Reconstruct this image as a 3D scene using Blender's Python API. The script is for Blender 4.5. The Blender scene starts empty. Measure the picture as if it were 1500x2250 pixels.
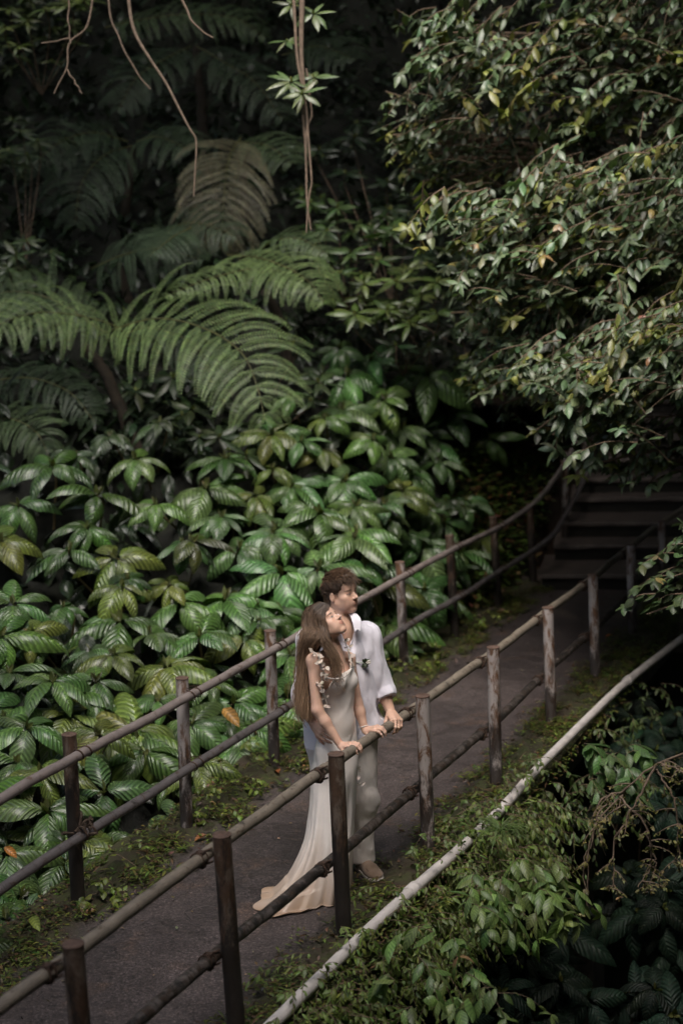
import bpy, math, random
import numpy as np
from math import sin, cos, pi, radians
R = np.random.default_rng(7)
random.seed(7)
SC = bpy.context.scene
COL = SC.collection
A = np.array
# ------------------------------------------------------------------ camera
F_PX = 3500.0
H_CAM = 3.6285
PITCH, ROLL = 0.1597, -0.0347
fwd = A([0, cos(PITCH), -sin(PITCH)]); _up = A([0, sin(PITCH), cos(PITCH)]); _rt = A([1.0, 0, 0])
c_r = _rt*cos(ROLL)+_up*sin(ROLL); c_u = -_rt*sin(ROLL)+_up*cos(ROLL)
CAMP = A([0, 0, H_CAM])
from mathutils import Matrix, Vector
cam_d = bpy.data.cameras.new("camera"); cam = bpy.data.objects.new("camera", cam_d); COL.objects.link(cam)
cam_d.sensor_fit = 'HORIZONTAL'; cam_d.sensor_width = 24.0; cam_d.lens = F_PX/1500*24.0
cam_d.clip_end = 500
cam_d.dof.use_dof = True; cam_d.dof.focus_distance = 9.2; cam_d.dof.aperture_fstop = 1.5
cam.matrix_world = Matrix(((c_r[0], c_u[0], -fwd[0], 0), (c_r[1], c_u[1], -fwd[1], 0), (c_r[2], c_u[2], -fwd[2], H_CAM), (0, 0, 0, 1)))
SC.camera = cam
# ------------------------------------------------------------------ light
SUN_EL, SUN_AZ = radians(59), radians(190)      # azimuth measured clockwise from +Y
w = bpy.data.worlds.new("World"); SC.world = w; w.use_nodes = True
nt = w.node_tree; sky = nt.nodes.new('ShaderNodeTexSky'); sky.sky_type = 'NISHITA'; sky.sun_disc = False
sky.sun_elevation = SUN_EL; sky.sun_rotation = SUN_AZ; sky.air_density = 1.0; sky.dust_density = 4.0; sky.ozone_density = 1.0
nt.links.new(sky.outputs[0], nt.nodes['Background'].inputs[0]); nt.nodes['Background'].inputs[1].default_value = 0.145
sd = bpy.data.lights.new("sun", 'SUN'); sd.energy = 2.6; sd.angle = radians(48); sd.color = (1.0, 0.97, 0.92)
sun = bpy.data.objects.new("sun", sd); COL.objects.link(sun)
sdir = Vector((sin(SUN_AZ)*cos(SUN_EL), cos(SUN_AZ)*cos(SUN_EL), sin(SUN_EL)))
sun.rotation_euler = sdir.to_track_quat('Z', 'Y').to_euler()
SC.view_settings.view_transform = 'Standard'; SC.view_settings.look = 'None'
SC.view_settings.exposure = 0.95; SC.view_settings.gamma = 1.0
SC.cycles.max_bounces = 6; SC.cycles.diffuse_bounces = 3; SC.cycles.glossy_bounces = 3
SC.cycles.transparent_max_bounces = 4
SC.render.film_transparent = False
# ------------------------------------------------------------------ helpers
def ray(x, y): return fwd + c_r*(x-750)/F_PX - c_u*(y-1125)/F_PX
def pt(x, y, D): return CAMP + ray(x, y)*D
def gz(x, y, z=0.0):
    d = ray(x, y); return CAMP + d*((z-H_CAM)/d[2])
VO = A([-.065, 8.082, 0]); VD = A([.397, .918, 0]); VN = A([.918, -.397, 0])
def vw(v, w_, z=0.0): return VO + VD*v + VN*w_ + A([0, 0, z])
def nrm(a): 
    a = np.asarray(a, float); return a/np.maximum(np.linalg.norm(a, axis=-1, keepdims=True), 1e-9)
UP = A([0, 0, 1.0])

class MB:
    """collects vertices / faces / uv / tint and links them as one mesh"""
    def __init__(s): s.v = []; s.f = []; s.uv = []; s.t = []; s.n = 0
    def add(s, V, Fc, UV=None, T=(1, 1, 1)):
        V = np.asarray(V, float).reshape(-1, 3); n = len(V)
        s.v.append(V); s.uv.append(np.zeros((n, 2)) if UV is None else np.asarray(UV, float).reshape(-1, 2))
        T = np.asarray(T, float); s.t.append(np.broadcast_to(T, (n, 3)) if T.ndim == 1 else T.reshape(-1, 3))
        Fc = np.asarray(Fc, int); s.f.append((Fc+s.n)); s.n += n
    def build(s, name, mat, parent=None, smooth=True, loc=None):
        V = np.concatenate(s.v) if s.v else np.zeros((0, 3))
        uv = np.concatenate(s.uv); T = np.concatenate(s.t)
        me = bpy.data.meshes.new(name)
        fl = [f.reshape(-1, f.shape[-1]) for f in s.f if f.size]
        loops = np.concatenate([f.ravel() for f in fl]); cnt = np.concatenate([np.full(len(f), f.shape[1]) for f in fl])
        off = np.zeros(3) if loc is None else np.asarray(loc, float)
        if parent is not None and loc is None: off = A(parent.matrix_world.translation) if parent.parent is None and parent.get('_loc') is None else A(parent['_loc'])
        me.vertices.add(len(V)); me.vertices.foreach_set('co', (V-off).astype(np.float32).ravel())
        me.loops.add(len(loops)); me.loops.foreach_set('vertex_index', loops.astype(np.int32))
        me.polygons.add(len(cnt)); st = np.concatenate([[0], np.cumsum(cnt)[:-1]])
        me.polygons.foreach_set('loop_start', st.astype(np.int32))
        try: me.polygons.foreach_set('loop_total', cnt.astype(np.int32))
        except Exception: pass
        ul = me.uv_layers.new(name='UVMap'); ul.data.foreach_set('uv', uv[loops].astype(np.float32).ravel())
        at = me.attributes.new('tint', 'FLOAT_COLOR', 'POINT')
        at.data.foreach_set('color', np.concatenate([T, np.ones((len(T), 1))], 1).astype(np.float32).ravel())
        me.update(calc_edges=True); me.validate()
        if smooth: me.polygons.foreach_set('use_smooth', np.ones(len(me.polygons), bool))
        me.materials.append(mat)
        o = bpy.data.objects.new(name, me); COL.objects.link(o)
        if parent is not None: o.parent = parent; o['_loc'] = [float(t) for t in off]
        else: o.location = off
        if parent is None: o['_loc'] = [float(t) for t in off]
        return o
def tag(o, label=None, cat=None, group=None, kind=None):
    for k, v_ in (('label', label), ('category', cat), ('group', group), ('kind', kind)):
        if v_: o[k] = v_
    return o
def empty(name, loc, label, cat, group=None):
    o = bpy.data.objects.new(name, None); COL.objects.link(o); o.location = loc; o.empty_display_size = .1
    o['_loc'] = [float(t) for t in loc]
    return tag(o, label, cat, group)

def gridfaces(nu, nv, closeu=False):
    """verts indexed i*nu+j, i<nv"""
    i = np.arange(nv-1)[:, None]; j = np.arange(nu if closeu else nu-1)[None]
    j2 = (j+1) % nu
    return np.stack([i*nu+j, i*nu+j2, (i+1)*nu+j2, (i+1)*nu+j], -1).reshape(-1, 4)
def frames(P):
    P = np.asarray(P, float); T = nrm(np.gradient(P, axis=0))
    a = A([0, 0, 1.0]) if abs(T[0][2]) < .9 else A([1.0, 0, 0])
    N = np.zeros_like(P); n = nrm(np.cross(T[0], a))
    for i in range(len(P)):
        n = nrm(n - T[i]*(n@T[i])); N[i] = n
    return T, N, np.cross(T, N)
def tube(mb, P, r, k=8, cap=True, T=(1, 1, 1), squash=1.0, uvs=1.0):
    P = np.asarray(P, float); n = len(P); r = np.broadcast_to(np.asarray(r, float), (n,))
    t, N, B = frames(P); a = np.linspace(0, 2*pi, k, endpoint=False)
    V = P[:, None]+r[:, None, None]*(np.cos(a)[None, :, None]*N[:, None]+squash*np.sin(a)[None, :, None]*B[:, None])
    L = np.concatenate([[0], np.cumsum(np.linalg.norm(np.diff(P, axis=0), axis=1))])
    UV = np.stack(np.broadcast_arrays(a[None]/(2*pi), L[:, None]*uvs), -1)
    TT = np.asarray(T, float)
    if TT.ndim == 2: TT = np.repeat(TT, k, axis=0)
    mb.add(V.reshape(-1, 3), gridfaces(k, n, True), UV.reshape(-1, 2), TT)
    if cap:
        for e in (0, n-1):
            V2 = np.concatenate([V[e], P[e][None]]); idx = np.arange(k)
            f = np.stack([idx, (idx+1) % k, np.full(k, k)], -1)
            if e == 0: f = f[:, ::-1]
            mb.add(V2, f, None, TT if TT.ndim == 1 else TT[0 if e == 0 else -1])
def spline(pts, n):
    P = np.asarray(pts, float); m = len(P)
    if m == 2: return P[0]+(P[1]-P[0])*np.linspace(0, 1, n)[:, None]
    E = np.concatenate([[2*P[0]-P[1]], P, [2*P[-1]-P[-2]]]); out = []
    for u in np.linspace(0, m-1-1e-9, n):
        i = int(u); t = u-i; a, b, c, d = E[i:i+4]
        out.append(.5*((2*b)+(-a+c)*t+(2*a-5*b+4*c-d)*t*t+(-a+3*b-3*c+d)*t**3))
    return A(out)
def box(mb, c, ax, ay, az, T=(1, 1, 1)):
    """c centre, ax.. half vectors"""
    c, ax, ay, az = map(np.asarray, (c, ax, ay, az))
    V = [c+sx*ax+sy*ay+sz*az for sx in (-1, 1) for sy in (-1, 1) for sz in (-1, 1)]
    Fc = [(0, 1, 3, 2), (4, 6, 7, 5), (0, 4, 5, 1), (2, 3, 7, 6), (0, 2, 6, 4), (1, 5, 7, 3)]
    for f in Fc:
        mb.add([V[i] for i in f], [(0, 1, 2, 3)], [(0, 0), (1, 0), (1, 1), (0, 1)], T)
def jit(c, n, s=.15, hs=.05):
    c = np.asarray(c, float); return np.clip(c*(1+R.normal(0, s, (n, 1)))*(1+R.normal(0, hs, (n, 3))), .002, .9)

def leaves(mb, base, d, up, L, W, bend, fold=-.25, ns=8, nu=5, T=(.05, .1, .03), shape='ov', roll=None, wave=0.0):
    """n curved leaves; arrays broadcast over n"""
    base = np.asarray(base, float).reshape(-1, 3); n = len(base)
    bc = lambda a: np.broadcast_to(np.asarray(a, float).reshape(-1, 1) if np.ndim(a) else np.full((1, 1), a), (n, 1))
    L, W, bend, fold = bc(L), bc(W), bc(bend), bc(fold)
    d = nrm(np.broadcast_to(d, (n, 3))); up = np.broadcast_to(np.asarray(up, float), (n, 3))
    side = nrm(np.cross(d, up)); up = np.cross(side, d)
    if roll is not None:
        rr = bc(roll); s2 = side*np.cos(rr)+up*np.sin(rr); up = -side*np.sin(rr)+up*np.cos(rr); side = s2
    s = np.linspace(0, 1, ns)[None]
    phi = -bend*s
    ds = 1.0/(ns-1)
    cx = np.concatenate([np.zeros((n, 1)), np.cumsum((np.cos(phi[:, 1:])+np.cos(phi[:, :-1]))/2*ds, 1)], 1)*L
    cz = np.concatenate([np.zeros((n, 1)), np.cumsum((np.sin(phi[:, 1:])+np.sin(phi[:, :-1]))/2*ds, 1)], 1)*L
    if shape == 'ov': wp = np.sin(pi*np.clip(s, 0, 1)**.85)**.75*(1-.12*s)
    elif shape == 'lan': wp = np.sin(pi*s**.8)**.9
    else: wp = np.sin(pi*s**1.15)**.8
    wp = np.maximum(wp, .02); wp[:, -1] = .0; wp[:, 0] = .08
    wid = W*wp
    Nn = -np.sin(phi)[..., None]*d[:, None]+np.cos(phi)[..., None]*up[:, None]
    mid = base[:, None]+cx[..., None]*d[:, None]+cz[..., None]*up[:, None]
    u = np.linspace(-1, 1, nu)
    au = np.abs(u)
    lat = (u[None, None]*np.cos(fold[..., None]*au)[...]) * wid[..., None]
    zz = np.sin(fold[..., None]*au)*au*wid[..., None]*1.2
    if wave: 
        ph = R.uniform(0, 6.28, (n, 1, 1)); zz = zz+wave*wid[..., None]*au**2*np.sin(s[..., None]*14+ph+3*(u > 0))
    V = mid[:, :, None]+lat[..., None]*side[:, None, None]+zz[..., None]*Nn[:, :, None]
    UV = np.broadcast_to(np.stack(np.broadcast_arrays(u[None], s[0][:, None]), -1)[None], (n, ns, nu, 2))
    T = np.asarray(T, float); T = np.broadcast_to(T if T.ndim == 2 else T[None], (n, 3))
    f = gridfaces(nu, ns); m = ns*nu
    Fc = (f[None]+np.arange(n)[:, None, None]*m).reshape(-1, 4)
    mb.add(V.reshape(-1, 3), Fc, UV.reshape(-1, 2), np.repeat(T, m, axis=0))

# ------------------------------------------------------------------ materials
def mat(name):
    m = bpy.data.materials.new(name); m.use_nodes = True; n = m.node_tree
    return m, n, n.nodes['Principled BSDF']
def N_(n, t, **k):
    o = n.nodes.new(t)
    for a, b in k.items():
        if a.startswith('i_'): o.inputs[a[2:].replace('_', ' ')].default_value = b
        else: setattr(o, a, b)
    return o
def noise(n, scale, detail=4, rough=.55, vec=None, dist=0):
    o = N_(n, 'ShaderNodeTexNoise'); o.inputs['Scale'].default_value = scale; o.inputs['Detail'].default_value = detail
    o.inputs['Roughness'].default_value = rough; o.inputs['Distortion'].default_value = dist
    if vec is not None: n.links.new(vec, o.inputs['Vector'])
    return o.outputs['Fac']
def ramp(n, fac, stops):
    o = N_(n, 'ShaderNodeValToRGB'); e = o.color_ramp.elements
    while len(e) < len(stops): e.new(.5)
    for i, (p, c) in enumerate(stops):
        e[i].position = p; e[i].color = (*c, 1) if len(c) == 3 else c
    n.links.new(fac, o.inputs['Fac']); return o.outputs['Color']
def mix(n, fac, a, b, mode='MIX'):
    o = N_(n, 'ShaderNodeMix', data_type='RGBA', blend_type=mode)
    for sck, val in ((o.inputs[0], fac), (o.inputs[6], a), (o.inputs[7], b)):
        if hasattr(val, 'links') or hasattr(val, 'is_linked'): n.links.new(val, sck)
        elif isinstance(val, (tuple, list)): sck.default_value = (*val, 1) if len(val) == 3 else val
        else: sck.default_value = val
    return o.outputs[2]
def mth(n, op, a, b=None, c=None):
    o = N_(n, 'ShaderNodeMath', operation=op)
    for i, val in enumerate((a, b, c)):
        if val is None: continue
        if hasattr(val, 'is_linked'): n.links.new(val, o.inputs[i])
        else: o.inputs[i].default_value = val
    return o.outputs[0]
def bump(n, h, strength=.5, dist=.01, prev=None):
    o = N_(n, 'ShaderNodeBump'); o.inputs['Strength'].default_value = strength; o.inputs['Distance'].default_value = dist
    n.links.new(h, o.inputs['Height'])
    if prev is not None: n.links.new(prev, o.inputs['Normal'])
    return o.outputs['Normal']
def attr(n, nm='tint'): 
    o = N_(n, 'ShaderNodeAttribute'); o.attribute_name = nm; return o.outputs['Color']
def gpos(n): return N_(n, 'ShaderNodeNewGeometry').outputs['Position']
def uvxy(n):
    o = N_(n, 'ShaderNodeUVMap'); s = N_(n, 'ShaderNodeSeparateXYZ'); n.links.new(o.outputs[0], s.inputs[0]); return s.outputs[0], s.outputs[1]
def sepz(n, vec):
    s = N_(n, 'ShaderNodeSeparateXYZ'); n.links.new(vec, s.inputs[0]); return s.outputs

def leafmat(name, rough=.38, veins=11, vstr=.35, blem=.35, spec=.5, trans=.0, vein_col=1.5, vdist=.004, coat=0):
    m, n, b = mat(name)
    u, v = uvxy(n); au = mth(n, 'ABSOLUTE', u)
    P = gpos(n)
    nz = noise(n, 9, 3, .6, P)
    n2 = noise(n, 60, 3, .6, P)
    ph = mth(n, 'SUBTRACT', v, mth(n, 'MULTIPLY', au, .22))
    st = mth(n, 'SINE', mth(n, 'MULTIPLY', ph, veins*6.283))
    c = attr(n)
    c = mix(n, mth(n, 'MULTIPLY', nz, .55), c, (0.5, .5, .5), 'OVERLAY') if False else mix(n, 1.0, c, ramp(n, nz, [(.3, (.65, .65, .65)), (.7, (1.3, 1.3, 1.25))]), 'MULTIPLY')
    if veins:
        mid = ramp(n, au, [(0, (vein_col, vein_col, vein_col*.8)), (.07, (1, 1, 1))])
        c = mix(n, 1.0, c, mid, 'MULTIPLY')
        c = mix(n, 1.0, c, ramp(n, mth(n, 'MULTIPLY_ADD', st, .5, .5), [(.0, (.62, .66, .62)), (.8, (1.15, 1.15, 1.1))]), 'MULTIPLY')
    if blem:
        c = mix(n, mth(n, 'MULTIPLY', ramp(n, n2, [(.60, (0, 0, 0)), (.68, (1, 1, 1))]), blem), c, (.05, .045, .02))
    n.links.new(c, b.inputs['Base Color'])
    rr = mth(n, 'MULTIPLY_ADD', n2, .3, rough-.15); n.links.new(rr, b.inputs['Roughness'])
    b.inputs['Specular IOR Level'].default_value = spec; b.inputs['Coat Weight'].default_value = coat; b.inputs['Coat Roughness'].default_value = .22
    if veins:
        h = mth(n, 'ADD', mth(n, 'MULTIPLY', st, .5), mth(n, 'MULTIPLY', n2, .35))
        nn = bump(n, h, vstr, vdist)
    else: nn = bump(n, n2, .3, .003)
    n.links.new(nn, b.inputs['Normal'])
    if trans:
        tr = N_(n, 'ShaderNodeBsdfTranslucent'); n.links.new(mix(n, 1.0, c, (1.2, 1.5, .5), 'MULTIPLY'), tr.inputs['Color'])
        ms = N_(n, 'ShaderNodeMixShader'); ms.inputs[0].default_value = trans
        n.links.new(b.outputs[0], ms.inputs[1]); n.links.new(tr.outputs[0], ms.inputs[2])
        n.links.new(ms.outputs[0], n.nodes['Material Output'].inputs['Surface'])
    return m
M = {}
M['bigleaf'] = leafmat('glossy_big_leaf', .32, 9, .9, .8, .8, .12, 1.7, .012, coat=.5)
M['shadeleaf'] = leafmat('matte_shade_leaf', .55, 9, .6, .5, .3, .05, 1.5, .01)
M['smallleaf'] = leafmat('small_leaf', .40, 6, .25, .3, .7, .15, 1.3, .002)
M['fern'] = leafmat('fern_leaf', .5, 0, .3, .15, .4, .2)
M['creeper'] = leafmat('creeper_leaf', .42, 6, .3, .3, .5, .2, 1.3, .002)
def barkmat(name, c1, c2, sc=14, rough=.85):
    m, n, b = mat(name); P = gpos(n)
    f = noise(n, sc, 6, .65, P); c = ramp(n, f, [(.3, c1), (.7, c2)])
    n.links.new(mix(n, 1.0, c, attr(n), 'MULTIPLY'), b.inputs['Base Color']); b.inputs['Roughness'].default_value = rough
    n.links.new(bump(n, noise(n, sc*3, 5, .7, P), .7, .01), b.inputs['Normal']); return m
M['bark'] = barkmat('bark', (.03, .02, .013), (.09, .06, .04))
M['twig'] = barkmat('twig_bark', (.08, .055, .035), (.22, .15, .10), 30)
M['liana'] = barkmat('liana_bark', (.09, .065, .045), (.22, .155, .11), 25)
M['wire'] = barkmat('rusty_wire', (.03, .018, .012), (.10, .055, .035), 60)
def soilmat(name, c1, c2, c3):
    m, n, b = mat(name); P = gpos(n)
    c = ramp(n, noise(n, 3, 8, .7, P), [(.3, c1), (.6, c2), (.75, c3)])
    n.links.new(c, b.inputs['Base Color']); b.inputs['Roughness'].default_value = .95
    n.links.new(bump(n, noise(n, 14, 8, .75, P), 1, .08), b.inputs['Normal']); return m
M['soil'] = soilmat('dark_forest_soil', (.006, .006, .004), (.014, .016, .008), (.02, .028, .010))
M['litter'] = soilmat('leaf_litter_soil', (.03, .018, .012), (.06, .035, .022), (.05, .05, .02))
def pathmat():
    m, n, b = mat('worn_asphalt'); P = gpos(n)
    big = noise(n, .9, 5, .6, P); med = noise(n, 7, 6, .65, P); fine = noise(n, 70, 4, .8, P)
    c = ramp(n, big, [(.35, (.042, .033, .032)), (.62, (.080, .063, .060))])
    c = mix(n, mth(n, 'MULTIPLY', ramp(n, noise(n, 2.2, 6, .7, P), [(.56, (0, 0, 0)), (.66, (1, 1, 1))]), .55), c, (.105, .066, .048))
    c = mix(n, 1.0, c, ramp(n, fine, [(.38, (.45, .45, .45)), (.55, (1.1, 1.1, 1.1)), (.68, (2.8, 2.8, 2.9))]), 'MULTIPLY')
    c = mix(n, 1.0, c, ramp(n, noise(n, 34, 4, .75, P), [(.35, (.62, .62, .62)), (.65, (1.4, 1.37, 1.35))]), 'MULTIPLY')
    c = mix(n, 1.0, c, ramp(n, med, [(.3, (.75, .75, .75)), (.7, (1.15, 1.15, 1.15))]), 'MULTIPLY')
    # cracks
    wv = N_(n, 'ShaderNodeVectorMath', operation='ADD'); nv = N_(n, 'ShaderNodeTexNoise'); nv.inputs['Scale'].default_value = 2.5; nv.inputs['Detail'].default_value = 6
    n.links.new(P, nv.inputs['Vector'])
    sc_ = N_(n, 'ShaderNodeVectorMath', operation='SCALE'); sc_.inputs['Scale'].default_value = .55; n.links.new(nv.outputs['Color'], sc_.inputs[0])
    n.links.new(P, wv.inputs[0]); n.links.new(sc_.outputs[0], wv.inputs[1])
    vo = N_(n, 'ShaderNodeTexVoronoi', feature='DISTANCE_TO_EDGE'); vo.inputs['Scale'].default_value = .95; n.links.new(wv.outputs[0], vo.inputs['Vector'])
    ck = ramp(n, mth(n, 'ADD', vo.outputs['Distance'], mth(n, 'MULTIPLY', noise(n, 1.7, 2, .5, P), .02)), [(.006, (0, 0, 0)), (.013, (1, 1, 1))])
    ck = mth(n, 'MAXIMUM', ck, ramp(n, noise(n, 1.3, 3, .6, P), [(.46, (0, 0, 0)), (.54, (1, 1, 1))]))
    c = mix(n, 1.0, c, mix(n, ck, (.35, .33, .33), (1, 1, 1)), 'MULTIPLY')
    # moss creeping from both edges (tint.r carries distance from the edge)
    t = sepz(n, attr(n))[0]
    e = mth(n, 'ADD', t, mth(n, 'MULTIPLY', mth(n, 'SUBTRACT', noise(n, 6, 7, .75, P), .5), .55))
    mf = ramp(n, e, [(.22, (1, 1, 1)), (.42, (0, 0, 0))])
    mc = ramp(n, noise(n, 11, 6, .7, P), [(.35, (.035, .022, .014)), (.5, (.040, .034, .015)), (.7, (.05, .062, .014))])
    c = mix(n, mf, c, mc)
    n.links.new(c, b.inputs['Base Color'])
    r = mth(n, 'MULTIPLY_ADD', med, .5, .32); n.links.new(mth(n, 'ADD', r, mth(n, 'MULTIPLY', mf, .3)), b.inputs['Roughness'])
    h = mth(n, 'ADD', mth(n, 'MULTIPLY', fine, .6), mth(n, 'ADD', mth(n, 'MULTIPLY', ck, 1.2), mth(n, 'MULTIPLY', mth(n, 'MULTIPLY', med, mf), 3)))
    n.links.new(bump(n, h, .8, .006), b.inputs['Normal']); return m
M['path'] = pathmat()
def mossmat():
    m, n, b = mat('moss'); P = gpos(n)
    c = ramp(n, noise(n, 9, 8, .75, P), [(.3, (.018, .012, .008)), (.45, (.045, .036, .016)), (.6, (.045, .06, .012)), (.75, (.10, .12, .02))])
    n.links.new(c, b.inputs['Base Color']); b.inputs['Roughness'].default_value = .95
    n.links.new(bump(n, noise(n, 45, 8, .8, P), 1, .03), b.inputs['Normal']); return m
M['moss'] = mossmat()
def paintmat(name, paint, rust, dark, amount, darkamt, zfade=True, streak=3.0):
    """old painted steel: paint, rust and black mould; uv.y = metres along the pipe"""
    m, n, b = mat(name); P = gpos(n)
    mp = N_(n, 'ShaderNodeMapping'); mp.inputs['Scale'].default_value = (1, 1, 1/streak); n.links.new(P, mp.inputs['Vector']); Q = mp.outputs[0]
    c = ramp(n, noise(n, 10, 5, .6, Q), [(.3, tuple(k*.7 for k in paint)), (.7, paint)])
    rf = ramp(n, noise(n, 16, 7, .72, Q, .6), [(amount-.05, (0, 0, 0)), (amount+.05, (1, 1, 1))])
    rc = ramp(n, noise(n, 40, 5, .7, P), [(.3, tuple(k*.5 for k in rust)), (.7, rust)])
    c = mix(n, rf, c, rc)
    f = noise(n, 13, 7, .75, Q, .4)
    if zfade:
        t = sepz(n, attr(n))[0]      # 0 at the foot .. 1 at the top
        f = mth(n, 'ADD', f, mth(n, 'MULTIPLY', mth(n, 'SUBTRACT', .60, t), .36))
    df = ramp(n, f, [(darkamt-.04, (0, 0, 0)), (darkamt+.06, (1, 1, 1))])
    c = mix(n, mth(n, 'MULTIPLY', df, .9), c, dark)
    n.links.new(c, b.inputs['Base Color']); b.inputs['Roughness'].default_value = .62
    h = mth(n, 'ADD', mth(n, 'MULTIPLY', rf, .5), noise(n, 70, 5, .7, P))
    n.links.new(bump(n, h, .5, .003), b.inputs['Normal']); return m
M['post_near'] = paintmat('rusty_brown_paint', (.17, .13, .10), (.10, .056, .034), (.012, .009, .007), .47, .47)
M['post_far'] = paintmat('chalky_rusty_paint', (.44, .385, .365), (.17, .085, .045), (.02, .013, .010), .52, .56)
M['rail_far'] = paintmat('worn_grey_paint', (.235, .195, .18), (.12, .07, .045), (.035, .026, .022), .60, .70, False, 1)
M['rail_far_low'] = paintmat('worn_dark_grey_paint', (.13, .115, .115), (.08, .05, .035), (.02, .016, .014), .58, .58, False, 1)
M['rail_near'] = paintmat('mouldy_beige_paint', (.24, .20, .155), (.12, .08, .05), (.03, .024, .018), .60, .62, False, 1)
M['rail_near_low'] = paintmat('black_mould_rail', (.12, .10, .09), (.06, .038, .026), (.012, .010, .008), .50, .50, False, 1)
M['pipe'] = paintmat('white_pvc', (.62, .57, .54), (.42, .36, .30), (.10, .08, .05), .72, .76, False, 1)
# ------------------------------------------------------------------ terrain, deck, stairs
def Dc(x, y):
    """depth of the leaf canopy of the left hillside along a view direction"""
    x = np.asarray(x, float); y = np.asarray(y, float)
    lo = 13.0-.005*(y-1350)+.0016*(np.minimum(x, 800)-400)+.0095*np.maximum(x-800, 0)
    lo0 = 13.0-.005*(900-1350)+.0016*(np.minimum(x, 800)-400)+.0050*np.maximum(x-800, 0)
    hi = lo0+.0068*(900-y)
    return np.where(y > 900, lo, hi)
def hills():
    mb = MB(); xs = np.linspace(-1900, 3300, 110); ys = np.linspace(-700, 2700, 90)
    X, Y = np.meshgrid(xs, ys)
    D = Dc(X, Y)+1.0+.5*np.clip((900-Y)/400, 0, 2)
    D += np.clip((X-1170)*.05, 0, 9)
    nz = .25*np.sin(X*.013+Y*.004)+.25*np.sin(X*.031-Y*.017)+.15*np.sin(Y*.05+X*.02)
    D = D+nz
    V = CAMP+(fwd[None, None]+c_r*((X-750)/F_PX)[..., None]-c_u*((Y-1125)/F_PX)[..., None])*D[..., None]
    mb.add(V.reshape(-1, 3), gridfaces(len(xs), len(ys))[:, ::-1])
    tag(mb.build('hillside', M['soil']), kind='structure')
    # ravine floor and its far bank on the right, and the ground everywhere else
    mb = MB(); xs = np.linspace(-60, 60, 160); ys = np.linspace(-60, 70, 160); X, Y = np.meshgrid(xs, ys)
    Z = -6.0+.5*np.sin(X*.7)*np.sin(Y*.5)+.3*np.sin(X*1.9+Y)
    wr = (X+.065)*.918-(Y-8.08)*.397
    Z = Z+np.clip(wr-3.2, 0, 10)*1.3+np.clip(Y-19, 0, 14)*.9
    r = np.hypot(X, Y-8); Z = Z+np.clip(r-16, 0, 12)*1.1
    Z = np.minimum(Z, 14)
    mb.add(np.stack([X, Y, Z], -1).reshape(-1, 3), gridfaces(160, 160))
    tag(mb.build('ravine_ground', M['soil']), kind='structure')
hills()
W_L, W_R = -1.87, .20
def deck():
    vs = np.linspace(-8, 9.2, 180); ws = A([W_L, -1.82, -1.75, -1.63, -1.5, -1.35, -1.2, -1.0, -.8, -.6, -.4, -.28, -.18, -.08, .02, .08, .14, W_R])
    mb = MB(); VV, WW = np.meshgrid(vs, ws, indexing='ij')
    edge = np.minimum((WW-(-1.63))/1.0, (.02-WW)/1.0)
    wav = R.normal(0, .004, VV.shape)+.012*np.sin(VV*3)+.010*np.sin(VV*7.3+WW*9)
    Z = np.where(edge < .12, .02+wav*1.5, wav*.25)
    e = np.clip(edge*1.3+.10, 0, 1)
    P = VO+VD*VV[..., None]+VN*WW[..., None]+UP*Z[..., None]
    T = np.stack([e, e, e], -1)
    mb.add(P.reshape(-1, 3), gridfaces(len(ws), len(vs))[:, ::-1], None, T.reshape(-1, 3))
    tag(mb.build('path', M['path']), kind='structure')
    mb = MB()
    box(mb, vw(.6, (W_L+W_R)/2, -.17), VD*8.6, VN*((W_R-W_L)/2-.02), UP*.15)
    for k in range(4): box(mb, vw(-6+4*k, (W_L+W_R)/2, -2.3), VD*.2, VN*.7, UP*1.98)
    tag(mb.build('footbridge_slab', M['concrete'], smooth=False), kind='structure')
    # landing at the foot of the stairs
m_, n_, b_ = mat('mossy_concrete'); P_ = gpos(n_)
c_ = ramp(n_, noise(n_, 5, 8, .7, P_), [(.3, (.030, .027, .022)), (.55, (.085, .075, .062)), (.7, (.06, .07, .03))])
n_.links.new(c_, b_.inputs['Base Color']); b_.inputs['Roughness'].default_value = .8
n_.links.new(bump(n_, noise(n_, 40, 6, .7, P_), .8, .01), b_.inputs['Normal']); M['concrete'] = m_
m_, n_, b_ = mat('dark_stone_step'); P_ = gpos(n_)
c_ = ramp(n_, noise(n_, 7, 8, .7, P_), [(.3, (.05, .038, .032)), (.6, (.115, .088, .075)), (.75, (.06, .068, .03))])
n_.links.new(c_, b_.inputs['Base Color']); b_.inputs['Roughness'].default_value = .6
n_.links.new(bump(n_, noise(n_, 50, 6, .7, P_), .8, .008), b_.inputs['Normal']); M['step'] = m_
M['riser'] = barkmat('shade_black_riser', (.010, .008, .006), (.024, .020, .014), 9, .8)  # riser colour blackened to imitate shade below the lit treads
deck()
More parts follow.
